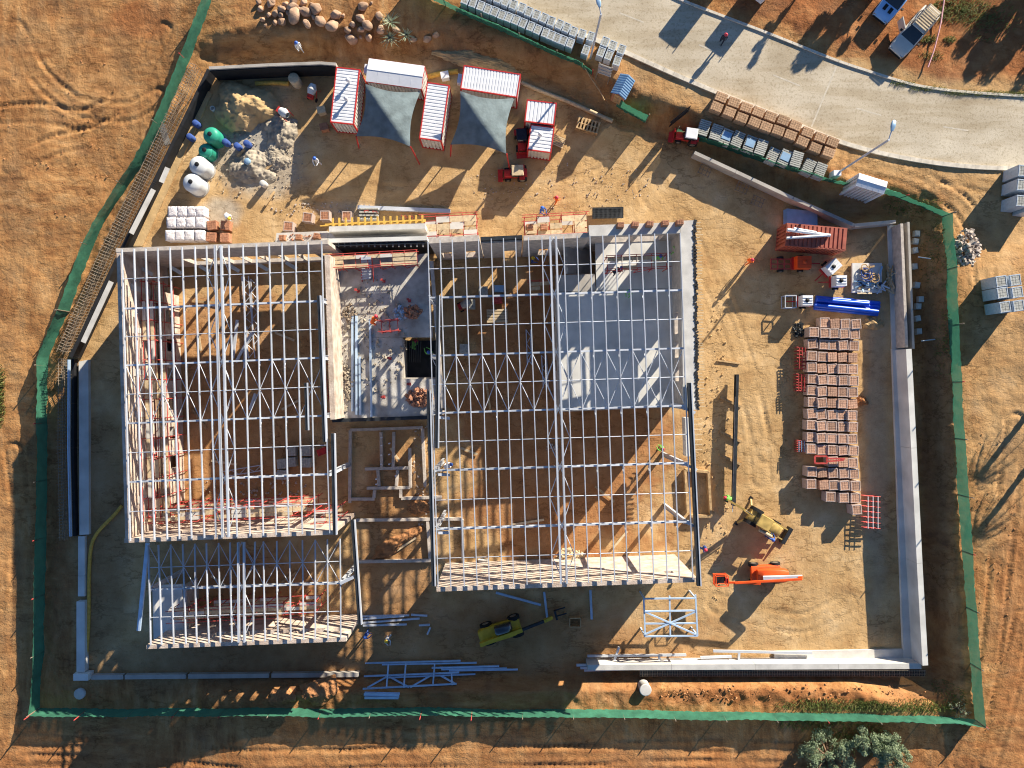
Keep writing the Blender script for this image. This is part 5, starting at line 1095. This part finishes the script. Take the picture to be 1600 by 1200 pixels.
def telehandler():
    root=thing('telehandler','yellow telescopic handler with long boom in the shade south of the east hall','telehandler',G(785,980),ang(.95,-.27)); root.scale=(.9,.8,.9)
    mb=MB(); loft(mb,[(-2.4,.7,.6,1.4,.85),(-1.8,.95,.5,1.6,.85),(.8,.95,.5,1.4,.85),(1.9,.85,.55,1.1,.85)]); link('body',mb.mesh('body',M['olive']),root); mb=MB(); loft(mb,[(-.6,.42,1.3,2.3,.85),(-.4,.45,1.3,2.4,.85),(.7,.45,1.3,2.35,.85),(1.1,.4,1.3,1.8,.85)]); o=link('cab_glass',mb.mesh('cab_glass',M['glass']),root,(0,.5,0))
    for s in (-1,1):
        wheel(root,-1.5,s*.95,.62,.42); wheel(root,1.4,s*.95,.62,.42)
    beam('boom',(-2.4,-.45,2.1),(2.0,-.3,1.6),'box','olive',None,.42,.46).parent=root; beam('boom_side_panel',(-2.4,-.72,1.5),(1.2,-.62,1.2),'box','olive',None,.22,.5).parent=root; beam('inner_boom',(1.9,-.3,1.65),(4.3,-.2,1.2),'box','darksteel',None,.28,.3).parent=root; beam('boom_head',(4.3,-.2,1.2),(5.2,-.15,.9),'box','olive',None,.34,.34).parent=root; o=MB(); o.box((5.6,-.1,.55),(.2,1.0,.7)); link('fork_carriage',o.mesh('fork_carriage',M['darksteel']),root)
    for s in (-.4,.3): beam('fork',(5.6,s,.25),(6.7,s,.22),'box','darksteel',None,.14,.07).parent=root
telehandler()
r=thing('timber_crate','open brown timber crate near the telehandler forks','crate',G(898,970))
for a,b in (((-.5,-.4),(.5,-.4)),((.5,-.4),(.5,.4)),((.5,.4),(-.5,.4)),((-.5,.4),(-.5,-.4))): beam('side_board',(*a,.3),(*b,.3),'box','wood',None,.08,.5).parent=r
r=thing('formwork_box','brown timber shutter box on soil beside the east hall','formwork',G(1096,770))
for a,b in (((1070,734),(1106,737)),((1106,737),(1110,806)),((1110,806),(1078,806)),((1070,734),(1074,800))): beam('side_board',P(*a,.3),P(*b,.3),'box','wood',r,.22,.6)
# ---------------------------------------------------------------- guard hut, signboard, lamps
c,rz,lx,ly=quadframe([(972,108),(994,119),(980,151),(957,139)],2.2+ZO)
g0=gz(c.x,c.y); hut=thing('guard_hut','small guard hut with pale blue pitched roof at the gate','hut',flat(c,g0),rz)
mb=MB(); mb.box((0,0,1.0),(lx*.8,ly*.82,2.0)); link('walls',mb.mesh('walls',M['brick']),hut)
for s in (-1,1):
    mb=MB(); hw=lx*.52
    mb.add([(0,-ly*.5,2.45),(0,ly*.5,2.45),(s*hw,ly*.5,1.95),(s*hw,-ly*.5,1.95)],[(0,1,2,3)])
    for i in range(9): y=-ly*.5+ly*(i+.5)/9; mb.bar((0,y,2.47),(s*hw,y,1.97),.05,.04)
    link('roof_slope',mb.mesh('roof_slope',M['bluesheet']),hut)
o=MB(); o.box((0,-ly*.42,1.0),(.7,.05,1.7)); link('door',o.mesh('door',M['wood']),hut)
r=thing('signboard','grey project signboard on two tall posts seen from behind','sign',G(938,118)); a=G(930,125); b=G(949,132)
for p in (a,b): beam('post',p,p+Vector((0,.05,3.4)),'rod','rebar',r,.06,.06)
pa=a+Vector((0,0,2.5)); pb=b+Vector((0,0,2.5)); mb=MB(); mb.bar(pa,pb,.08,1.7); link('board',mb.mesh('board',M['conc']),r,-r.location+Vector((0,0,0)))
for z in (1.9,2.5,3.1): beam('batten',flat(a,a.z+z)+Vector((0,-.08,0)),flat(b,b.z+z)+Vector((0,-.08,0)),'box','conclight',r,.06,.06)
def lamp(label,bx,by,tx,ty,h):
    b=G(bx,by); t=P(tx,ty,b.z+h); root=thing('street_lamp',label,'street lamp',b,0,None)
    top=Vector((b.x,b.y,b.z+h)); d=flat(t-top,0); 
    beam('pole',b,top,'rod','steel',root,.09,.09); beam('arm',top-Vector((0,0,.05)),top+d*.8+Vector((0,0,.15)),'rod','steel',root,.05,.05)
    o=MB(); loft(o,[(-.35,.1,-.05,.06,.8),(0,.19,-.06,.12,.7),(.4,.16,-.05,.1,.7),(.5,.05,-.03,.04,.7)]); q=link('lamp_head',o.mesh('lamp_head',M['bluesheet']),root,top+d+Vector((0,0,.2))-b,math.atan2(d.y,d.x))
lamp('tall street lamp beside the road near the white container',1306,272,1393,199,9.2); lamp('tall street lamp behind the paver pallets near the signboard',922,93,935,6,8.0)
o=MB(); o.box((0,0,.5),(.7,.5,1.0),0,0,.95,.95); placed('meter_box','small white box on the fence line below the street lamp','box',o,M['white'],1301,275)
# ---------------------------------------------------------------- people
def person_mesh(pose):
    J={'pel':(0,0,.95,.15,.12),'spi':(.01,0,1.12,.14,.11),'che':(.0,0,1.34,.19,.13),'nec':(.0,0,1.50,.06,.06),'hea':(.02,0,1.60,.085,.085),'top':(.01,0,1.72,.08,.085),'nos':(.10,0,1.62,.018,.018)}
    def limb(s,hip,kn,an,to,sh,el,wr): 
        n='l' if s>0 else 'r'; J.update({n+'hip':(*hip,.10,.10),n+'kne':(*kn,.068,.068),n+'ank':(*an,.05,.05),n+'toe':(*to,.04,.05),n+'sho':(*sh,.075,.075),n+'elb':(*el,.05,.05),n+'wri':(*wr,.036,.036)})
        d=(Vector(wr)-Vector(el)).normalized(); y=Vector((0,1,0)); pa=Vector(wr)+d*.07; J[n+'pal']=(*pa,.042,.022)
        for k in range(4): J[n+'f%d'%k]=(*(pa+d*(.085-.01*abs(k-1.5))+y*(.02*(k-1.5))),.012,.012)
        J[n+'th']=(*(pa-d*.02+y*.05*(-s)),.014,.014)
    if pose=='walk':
        limb(1,(.0,.10,.9),(.16,.10,.5),(.12,.11,.08),(.27,.11,.04),(-.0,.2,1.42),(-.12,.25,1.14),(-.05,.24,.9)); limb(-1,(.0,-.10,.9),(-.04,-.10,.48),(-.26,-.11,.1),(-.12,-.11,.03),(.0,-.2,1.42),(.1,-.25,1.15),(.26,-.22,.98))
    elif pose=='reach':
        limb(1,(0,.11,.9),(.03,.14,.48),(-.02,.17,.08),(.13,.19,.03),(0,.2,1.42),(.22,.26,1.25),(.45,.16,1.3)); limb(-1,(0,-.11,.9),(.02,-.14,.48),(-.03,-.17,.08),(.12,-.19,.03),(0,-.2,1.42),(.2,-.26,1.22),(.42,-.14,1.22))
    else:
        limb(1,(.0,.11,.88),(.12,.14,.47),(-.0,.16,.08),(.14,.18,.03),(.42,.19,1.18),(.5,.22,.9),(.6,.15,.68)); limb(-1,(.0,-.11,.88),(.10,-.14,.47),(-.04,-.16,.08),(.1,-.18,.03),(.42,-.19,1.18),(.5,-.22,.9),(.62,-.12,.66))
        J.update({'spi':(.14,0,1.06,.14,.11),'che':(.36,0,1.16,.19,.13),'nec':(.50,0,1.22,.06,.06),'hea':(.58,0,1.25,.085,.085),'top':(.68,0,1.29,.08,.085),'nos':(.62,0,1.16,.018,.018)})
    E=[('pel','spi'),('spi','che'),('che','nec'),('nec','hea'),('hea','top'),('hea','nos')]
    for n in 'lr':
        E+=[('pel',n+'hip'),(n+'hip',n+'kne'),(n+'kne',n+'ank'),(n+'ank',n+'toe'),('che',n+'sho'),(n+'sho',n+'elb'),(n+'elb',n+'wri'),(n+'wri',n+'pal'),(n+'pal',n+'th')]+[(n+'pal',n+'f%d'%k) for k in range(4)]
    ks=list(J); me=bpy.data.meshes.new('sk'); me.from_pydata([J[k][:3] for k in ks],[(ks.index(a),ks.index(b)) for a,b in E],[]); o=bpy.data.objects.new('sk',me); COL.objects.link(o)
    md=o.modifiers.new('s','SKIN'); md.use_smooth_shade=True
    for i,k in enumerate(ks): me.skin_vertices[0].data[i].radius=J[k][3:5]; me.skin_vertices[0].data[i].use_root=(k=='pel')
    sb=o.modifiers.new('u','SUBSURF'); sb.levels=1; sb.render_levels=1
    dg=bpy.context.evaluated_depsgraph_get(); dg.update(); out=bpy.data.meshes.new_from_object(o.evaluated_get(dg)); bpy.data.objects.remove(o)
    segs=[]
    for a,b in E:
        q=2 if (a in('nec','hea') or 'pal' in a or a in('lwri','rwri')) else (1 if ('hip' in a or 'hip' in b or 'kne' in a) and 'sho' not in b else 0)
        if 'ank' in a: q=3
        segs.append((Vector(J[a][:3]),Vector(J[b][:3]),q))
    for f in out.polygons:
        c=f.center; best=(9,0)
        for a,b,q in segs:
            d=b-a; t=max(0,min(1,(c-a).dot(d)/d.length_squared)); l=(a+d*t-c).length
            if l<best[0]: best=(l,q)
        f.material_index=best[1]; f.use_smooth=True
    out.materials.clear()
    head=Vector(J['top'][:3]); return out,head
_pp={k:person_mesh(k) for k in ('walk','reach','bend')}
_hat=MB(); _hat.lathe([(.17,-.02),(.17,0),(.135,.01),(.13,.06),(.09,.12),(.03,.145),(.005,.147)],(0,0,0),14)
_hc={}
def person(label,px,py,pose,top,tr,hat,hd,z=None):
    src,head=_pp[pose]; me=src.copy(); 
    for k in (top,tr,'skin','rubber'): me.materials.append(M[k])
    me.polygons.foreach_set('material_index',[f.material_index for f in src.polygons])
    p=G(px,py) if z is None else P(px,py,z); o=link('person',me,None,p,hd); tag(o,label,'person')
    if hat not in _hc: _hc[hat]=_hat.mesh('hard_hat',M[hat])
    h=link('hard_hat',_hc[hat],o,head-Vector((0,0,.03)))
person('worker in dark clothes and red hat walking on the road',1126,68,'walk','clothdark','clothdark','hatred',-2.0)
person('worker in orange overalls striding across the open yard east of the halls',1166,411,'walk','clothorange','clothorange','hatred',.6)
person('worker with a red hat north of the east hall scaffold',868,316,'walk','clothorange','clothdark','hatred',.8)
person('worker in white shirt on the bank north of the dark wall',471,80,'walk','clothwhite','clothdark','hatblue',-1.0)
person('worker in white shirt standing in the shade south of the white containers',499,256,'reach','clothwhite','clothdark','hatblue',-1.6)
person('worker in green vest bending over the east eave channel',1138,777,'bend','clothgreen','clothwhite','hatred',2.9)
person('worker in blue beside the south-east corner of the east hall',1095,853,'walk','clothblue','clothdark','hatred',-.6)
person('worker in white bending beside the west columns of the east hall',696,728,'bend','clothwhite','clothblue','hatblue',.4,0)
person('worker in white and blue standing at the bright purlin stack',608,992,'reach','clothwhite','clothblue','hatyellow',-1.2)
person('worker in blue holding purlins at the annex corner',576,986,'reach','clothblue','clothdark','hatblue',.2)
person('worker in orange crouching on the concrete deck',584,506,'bend','clothorange','clothdark','hatred',.9,4.0)
person('worker in green vest down in the stairwell formwork',646,544,'bend','clothgreen','clothwhite','hatred',1.0,1.5)
person('worker in pale clothes on the east side of the stairwell formwork',673,552,'reach','clothgreen','clothwhite','hatblue',2.2,1.5)
person('worker in green vest on the upper floor scaffold, left one of two',1026,405,'reach','clothgreen','clothdark','hatblue',-1.5,4.0)
person('worker in green vest at the north-east corner of the upper floor, right one of two',1052,398,'bend','clothgreen','clothdark','hatblue',1.5,4.0)
person('worker in dark clothes squatting on the grey upper floor',957,428,'bend','clothdark','clothdark','hatblue',.5,4.0)
person('worker in dark green below the rafter on the grey upper floor',980,458,'reach','clothgreen','clothdark','hatblue',-2,4.0)
person('worker in blue with yellow hat on the dark floor of the east hall',832,408,'reach','clothblue','clothdark','hatyellow',-.5,0)
person('worker in green vest beside the cement tub on the east hall floor',1030,700,'reach','clothgreen','clothdark','hatred',2.5,0)
person('worker on the red scaffold platform north of the east hall',846,332,'reach','clothblue','clothdark','hatblue',-1,3.08)
person('worker in yellow at the guard hut door',966,155,'reach','hatyellow','clothdark','hatyellow',-1.2)
person('worker in blue beside the yellow backhoe',1198,838,'reach','clothblue','clothdark','hatblue',1.4)
person('worker bending over the mortar beside the half used brick pallets',358,338,'bend','clothwhite','clothdark','hatyellow',-.8)
# ---------------------------------------------------------------- plants
def blades(name,label,cat,areas,n,hh,mk,seed=3):
    rs=random.Random(seed); mb=MB()
    for (px,py,rx,ry,w) in areas:
        for i in range(int(n*w)):
            a=rs.uniform(0,6.28); q=rs.random()**.7; p=G(px,py) if i==0 else p0
            if i==0: p0=p
            x=p0.x+rx/17*q*math.cos(a); y=p0.y+ry/17*q*math.sin(a); z=gz(x,y); h=hh*rs.uniform(.4,1.2); t=rs.uniform(0,6.28); l=rs.uniform(.3,1)*h; w2=.03
            d=Vector((math.cos(t),math.sin(t),0)); s=Vector((-d.y,d.x,0))*w2; b=Vector((x,y,z-.02)); mb.add([b-s,b+s,b+d*l*.5+Vector((0,0,h*.75))+s*.8,b+d*l*.5+Vector((0,0,h*.75))-s*.8,b+d*l+Vector((0,0,h*.9))],[(0,1,2,3),(3,2,4)])
    o=mb.build(name,M[mk]); tag(o,label,cat,kind='stuff')
blades('grass','patchy green grass along the inside of the south fence','grass',[(1300,1100,90,9,3),(1420,1103,80,8,2.4),(1260,1125,50,14,1.5),(1330,1150,60,30,2.5)],320,.35,'grass',3)
blades('grass','green weeds on the verge near the parked cars','grass',[(1500,15,45,22,2.6),(1460,20,20,14,.8),(1450,62,14,6,.4),(1484,62,10,5,.3),(1455,88,20,8,.4),(1545,30,45,35,1.2)],320,.3,'grass',4)
blades('grass','grass fringe along the far road kerb','grass',[(1410,131,20,4,.7),(1450,139,30,4,.9),(1500,146,30,4,1),(1550,147,35,5,1.3),(1595,148,25,5,1)],260,.25,'grass',5)
blades('grass','green weeds at the left picture edge','grass',[(0,630,10,40,1.4),(2,590,8,20,.4)],300,.35,'grass',6)
blades('grass','dark weeds in the shaded trench inside the east fence','grass',[(1465,400,18,60,1.6),(1470,540,10,60,1),(1420,325,40,12,1),(1480,1085,20,20,1)],260,.3,'grass',7)
def aloe(label,px,py,s):
    root=thing('aloe_plant',label,'plant',G(px,py),R.uniform(0,6),'aloes among the boulders'); rs=random.Random(int(px))
    for i in range(26):
        t=i*2.4; e=rs.uniform(.25,1.2); mb=MB(); pr=[]
        L=s*rs.uniform(.8,1.1); d=Vector((math.cos(t),math.sin(t),0)); sd=Vector((-d.y,d.x,0)); vs=[]
        for k in range(5):
            u=k/4; w=.055*(1-u)**.7+.004; c=d*(L*u*math.cos(e)*(1+.15*u))+Vector((0,0,.15+L*u*math.sin(e)-.28*L*u*u)); vs+=[c-sd*w,c+Vector((0,0,-.03*(1-u))),c+sd*w]
        mb.add(vs,[f for k in range(4) for f in ((k*3,k*3+1,k*3+4,k*3+3),(k*3+1,k*3+2,k*3+5,k*3+4))],0,True); link('leaf',mb.mesh('leaf',M['aloe']),root)
    o=MB(); o.tube((0,0,-.1),(0,0,.3),.12,.1,8); link('stem',o.mesh('stem',M['bark']),root)
aloe('spiky aloe among the boulders, northernmost of three',610,36,1.0); aloe('spiky aloe among the boulders, south-western of three',610,61,1.0); aloe('spiky aloe among the boulders, eastern of three',636,57,.95)
def tree(name,label,cat,px,py,h,rad,nl,mk,ls,clumps=16,seed=1,flatz=.7,group=None):
    rs=random.Random(seed); b=G(px,py); root=thing(name,label,cat,b,0,group); mb=MB(); cen=Vector((0,0,h-rad*flatz)); cl=[]
    mb.tube((0,0,-.2),cen*.6,rad*.09,rad*.06,8)
    for i in range(clumps):
        while True:
            v=Vector((rs.uniform(-1,1),rs.uniform(-1,1),rs.uniform(-.8,1)))
            if .25<v.length<1: break
        c=cen+Vector((v.x*rad,v.y*rad,v.z*rad*flatz))*rs.uniform(.7,1.05); cl.append((c,rad*rs.uniform(.10,.30))); mb.tube(cen*.55,c,rad*.04,rad*.012,5)
    link('trunk',mb.mesh('trunk',M['bark']),root); lf=MB()
    for i in range(nl):
        c,r=rs.choice(cl); v=Vector((rs.gauss(0,1),rs.gauss(0,1),rs.gauss(0,1))).normalized()*r*rs.random()**.45; p=c+v
        n=(v.normalized()+Vector((rs.uniform(-1,1),rs.uniform(-1,1),rs.uniform(-.3,1)))).normalized(); t=n.cross(Vector((rs.uniform(-1,1),rs.uniform(-1,1),.3))).normalized(); q=n.cross(t); k=ls*rs.uniform(.6,1.3)
        lf.add([p-t*k,p+q*k*.45,p+t*k,p-q*k*.45],[(0,1,2,3)])
    link('crown',lf.mesh('crown',M[mk]),root)
tree('shrub_tree','silvery green bushy tree at the bottom right of the picture, larger crown','tree',1374,1163,3.0,2.0,9000,'leafsilver',.085,48,3); tree('shrub_tree','silvery green bush at the bottom picture edge, left of the larger crown','tree',1290,1178,2.6,2.6,11000,'leafsilver',.085,55,4); tree('shrub_tree','small silvery bush joining the larger crown to its north-west','tree',1338,1148,2.8,1.5,5000,'leafsilver',.085,26,5)
tree('dry_bush','grey leafless dry bush in the south-east fence corner','bush',1493,1105,1.2,1.0,260,'aloe',.06,26,6)
tree('shade_tree','round tree just outside the top right corner, shading the verge','tree',1652,-72,5.2,2.6,5200,'leafgreen',.2,22,7,.8,'trees outside the top edge'); tree('shade_tree','round tree just above the picture, shading the ground left of the cars','tree',1400,-84,5.6,2.1,4200,'leafgreen',.2,20,8,.8,'trees outside the top edge'); tree('shade_tree','second round tree outside the right edge shading the upper verge','tree',1700,-20,4.6,2.6,4200,'leafgreen',.2,20,9,.8,'trees outside the top edge')
tree('shade_tree','slim tree just above the picture whose shadow crosses the soil by the road','tree',1300,-75,4.6,.9,1500,'leafgreen',.18,10,19,1.5,'trees outside the top edge')
def palm(label,px,py,h):
    root=thing('palm_tree',label,'palm',G(px,py),0,'palms outside the right edge'); o=MB(); o.tube((0,0,-.2),(0,0,h),.28,.22,12)
    for k in range(10): o.tube((0,0,h*k/10),(0,0,h*k/10+.08),.31-.006*k,.27,12)
    link('trunk',o.mesh('trunk',M['bark']),root)
    for i in range(22):
        t=i*2.39996; e=.9-.06*i; mb=MB(); d=Vector((math.cos(t),math.sin(t),0)); s=Vector((-d.y,d.x,0)); pp=[]
        for k in range(8):
            u=k/7; pp.append(d*(1.7*u*math.cos(e*.6))+Vector((0,0,h+1.1*u*math.sin(e)-1.0*u*u)))
        for a,b in zip(pp[:-1],pp[1:]): mb.tube(a,b,.025,.018,5)
        for k in range(1,8):
            for sg in (-1,1):
                for w in (0,.12):
                    a=pp[k]-d*w; L=.5*(1-k/11); mb.add([a-d*.03,a+d*.03,a+s*sg*L+d*.15-Vector((0,0,.15))],[(0,1,2)])
        link('frond',mb.mesh('frond',M['leafgreen']),root)
palm('palm just outside the right edge, northern of two whose shadows reach in',1652,588,4.0); palm('palm just outside the right edge, southern of two whose shadows reach in',1655,668,4.2)
# ---------------------------------------------------------------- odds and ends
for i,(x,y) in enumerate([(1430,366),(1428,378),(1427,392),(1426,417),(1430,446),(1436,468),(1432,479),(1431,498),(1433,518)]):
    mb=MB(); mb.box((0,0,.2),(.5,.55,.4),0,0,.92,.92); mb.box((0,0,.42),(.3,.35,.06)); placed('concrete_block','grey concrete block in the shaded trench behind the east wall, %s from the north'%ORD[i],'block',mb,M['concblue'],x,y,0,R.uniform(-.2,.2),'grey blocks in the east trench')
for i,(x,y,dx,dy) in enumerate([(1423,405,25,1),(1428,534,34,-4)]):
    a=G(x,y,1.2); b=G(x+dx,y+dy,.6); mb=MB(); mb.tube((0,0,0),b-a,.05,.05,6); tag(mb.build('brace_pole',M['steel'],None,a),'thin steel pole spanning the east trench, %s one'%('northern','southern')[i],'pole')
r=thing('mesh_stack','black steel mesh stack leaning north of the white ledge','steel mesh',P(948,334,0))
mb=MB()
for i in range(24): mb.bar(P(925+2*i,325,.5),P(925+2*i,342,.9),.02,.03)
for j in range(9): mb.bar(P(925,325+2*j,.52+.04*j),P(973,324+2*j,.52+.04*j),.02,.03)
o=link('mesh_sheet',mb.mesh('mesh_sheet',M['darksteel']),r,-r.location); o['kind']='stuff'
mb=MB(); mb.poly([(P(x,y).x,P(x,y).y) for x,y in ((925,326),(973,325),(973,342),(925,343))],.3,.45); link('mesh_base',mb.mesh('mesh_base',M['nearblack']),r,-r.location)
for i,(x,y,rz) in enumerate([(612,488,0),(533,435,.1)]):
    pass
rubble('rebar_offcuts','coil of blue-grey wire mesh on the concrete deck','wire mesh',626,489,.6,.6,130,.13,'steelblue',.3,4.0,31)
rubble('rebar_offcuts','tangle of ties and offcuts near the deck west wall','offcuts',548,490,.6,.8,140,.14,'rebar',.3,4.0,32)
rubble('rebar_offcuts','wire tangle at the north end of the deck beams','offcuts',543,600,.6,1.6,170,.13,'cement',.3,4.0,33)
rubble('debris','timber and block litter along the west hall inner wall','debris',236,620,.5,9,260,.2,'plaster',.3,0,34)
rubble('debris','small litter along the annex south wall','debris',400,985,7,.6,220,.16,'rubble',.2,0,35)
rubble('debris','small stones across the northern yard','debris',880,290,9,2.2,320,.08,'rubble',.02,0,36)
r=thing('timber_pallet','stack of brown timber pallets under the cream edging north of the yard','pallet',G(918,199),ang(.95,.27))
for l in range(5):
    o=MB()
    for k in range(7): o.box((-.93+.31*k,0,.13*l+.1),(.16,1.1,.04))
    for s in (-.5,0,.5): o.box((0,s,.13*l+.045),(2.1,.09,.07))
    link('pallet_layer',o.mesh('pallet_layer',M['wood']),r)
r=thing('timber_pallet','small tan pallet leaning beside the short white container','pallet',G(872,222),1.2)
for k in range(6): beam('slat',(-.4+.16*k,-.6,.15),(-.4+.16*k,.6,.3),'box','woodpale',None,.1,.04).parent=r
for i,(x,y,l) in enumerate([(505,176,'pale box beside the western container, northern one'),(509,202,'brown box beside the western container, southern one'),(696,122,'white plastic bin between container and office')]):
    mb=MB(); mb.box((0,0,.35),(.7,.6,.7),0,0,.9,.9); mb.box((0,0,.72),(.74,.64,.06)); placed('storage_box',l,'box',mb,M[('woodpale','brick','white')[i]],x,y,0,.2)
mb=MB()
for i in range(4): mb.box((0,-.45+.3*i,.35),(1.7,.12,.5))
mb.box((0,0,.08),(1.7,1.1,.1)); placed('block_stack','rack of black and white striped blocks with red frames north of the formwork','blocks',mb,M['greypaver'],578,336)
for k,(x,y) in enumerate([(572,334),(585,334),(630,341),(640,342)]):
    mb=MB(); mb.path([(0,0,0),(0,0,1.0),(.35,0,1.0),(.35,0,0)],.035,6); placed('trestle','thin red steel trestle north of the formwork, %s from the west'%ORD[k],'trestle',mb,M['scaf'],x,y,0,R.uniform(-.3,.3),'red trestles north of the formwork')
for k,(x,y) in enumerate([(1100,268),(1158,295),(1182,316)]):
    mb=MB()
    for a in (-.5,-.2,.2,.5): mb.bar((a,-.4,.3),(a,.4,.3),.04,.04)
    for a in (-.4,0,.4): mb.bar((-.6,a,.34),(.6,a,.34),.04,.04)
    for a in (-.5,.5):
        for c in (-.4,.4): mb.bar((a,c,0),(a,c,.34),.04,.04)
    placed('steel_trestle','open steel frame lying in the north-east shade, %s from the gate'%ORD[k],'frame',mb,M['rebar'],x,y,0,-.4,'steel frames in the north-east shade')
mb=MB(); mb.bar((0,0,0),P(1156,568,.1)-P(1121,563,.1),.15,.1); tag(mb.build('plank',M['wood'],None,P(1121,563,.1)),'lone timber plank on the sand east of the white ledge','plank')
for k,(a,b) in enumerate([((1087,400),(1093,404)),((1093,432),(1100,438))]): pass
# ---- clutter inside the halls: props, lattice girders, boards
def lattice(label,a,b,z,w,mk='steel'):
    A=P(*a,z); B=P(*b,z); root=thing('lattice_girder',label,'girder',A,0,'white lattice girders inside the halls'); d=(B-A).normalized(); n=Vector((-d.y,d.x,0))*w
    for s in (0,1): beam('chord',A+n*s,B+n*s,'box',mk,root,.09,.09)
    k=max(3,int((B-A).length/.6)); L=(B-A)/k
    for i in range(k): beam('web_bar',A+L*i+n*(i%2),A+L*(i+1)+n*((i+1)%2),'rod',mk,root,.03,.03)
lattice('white lattice girder lying on the west hall floor beside the ridge line',(378,432),(388,560),.15,.6); lattice('white lattice girder on the west hall floor east of its twin',(392,436),(396,540),.12,.5); lattice('white lattice girder lying at the south end of the west hall',(350,745),(410,735),.12,.5); lattice('silver ladder frame on the dark floor of the east hall near the ridge',(846,555),(849,606),.12,.45); lattice('silver ladder frame inside the east hall west bay',(822,515),(824,570),.12,.4)
mb=MB()
for i in range(5):
    mb.box((0,-.5+.25*i,.2),(1.9,.2,.4))
placed('plank_stack','stack of pale boards on the dark floor of the east hall','boards',mb,M['woodpale'],777,494,0,.03,None,0)
for i,(x,y,rz,l) in enumerate([(780,452,0,'blue tool rack near the north wall of the east hall'),(777,470,.1,'red crate in the east hall north of the board stack'),(505,705,.4,'small red crate on the west hall floor by the east columns'),(442,742,0,'blue water drum crate on the west hall floor'),(755,878,0,'white mortar tub near the south wall of the east hall'),(888,872,.2,'timber trestle table by the south wall of the east hall')]):
    mb=MB(); mb.box((0,0,.3),(.9,.6,.5),0,0,.94,.94)
    for s in (-.35,.35): mb.box((s,0,.03),(.08,.6,.06))
    mb.box((0,.27,.58),(.9,.05,.06)); mb.box((0,-.27,.58),(.9,.05,.06)); placed('tool_crate',l,'crate',mb,M[('bluesheet','scaf','red','bluesheet','conclight','wood')[i]],x,y,0,rz,None,0)
for i,(x,y) in enumerate([(560,455),(600,440),(640,470),(610,560),(600,620),(640,600)]):
    mb=MB(); mb.tube((0,0,0),(0,0,1.1),.03,.03,6); mb.box((0,0,.02),(.25,.25,.04)); mb.box((0,0,1.1),(.2,.2,.03)); placed('steel_prop','short steel prop standing on the deck, %s counting from the north-west'%ORD[i],'prop',mb,M['scaf'],x,y,0,0,'steel props on the deck',4.0)
for i,(x,y,dx,dy) in enumerate([(300,470,50,4),(310,520,4,28),(430,520,30,12),(300,640,22,30),(440,640,26,-14),(330,720,40,6),(760,600,6,40),(720,700,26,10),(800,820,50,-8),(930,760,30,24),(980,830,-22,26),(330,900,30,20),(440,910,24,-16),(610,700,14,20),(650,840,-30,20)]):
    a=P(x,y,.12); b=P(x+dx,y+dy,.16); mb=MB(); mb.bar((0,0,0),b-a,.2,.06); tag(mb.build('scaffold_board',M['woodpale' if i%3 else 'wood'],None,a),['loose board on the west hall floor below the north wall','loose board on the sunlit west hall floor, pointing south','loose board on the west hall floor east of the ridge','loose board in the middle of the west hall, slanting','loose board in the middle of the west hall, eastern','loose board near the south scaffold of the west hall','loose board below the braced bay of the east hall','loose board near the west eave of the east hall','long loose board on the south floor of the east hall','loose board slanting on the east hall floor, eastern','loose board on the east hall floor near the south-east corner','loose board on the annex floor, western','loose board on the annex floor, eastern','loose board inside the court footings','loose board in the south court'][i],'board',group='loose boards on the floors')
rubble('debris','mortar crumbs and ties strewn over the concrete deck','debris',590,520,2.6,5.5,420,.13,'cement',.06,4.0,51)
rubble('debris','offcuts strewn along the deck west wall','debris',540,560,.5,4.5,110,.16,'cement',.2,4.0,52)
rubble('debris','brick crumbs on the entrance slab north of the west hall','debris',470,371,2.0,.35,90,.1,'brick',.05,3.2,53)
rubble('debris','litter on the north yard in front of the formwork','debris',520,328,6,.7,160,.11,'rubble',.04,0,54)
for k in range(10): beam('offcut',(R.uniform(-1.3,1.0),R.uniform(-1.3,1.2),.5),(R.uniform(-1.2,1.1),R.uniform(-1.3,1.2),.6),'box',R.choice(('bluesheet','cement','woodpale','wood','clothdark')),None,.16,.08).parent=[o for o in COL.objects if o.name=='scrap_bay'][0]
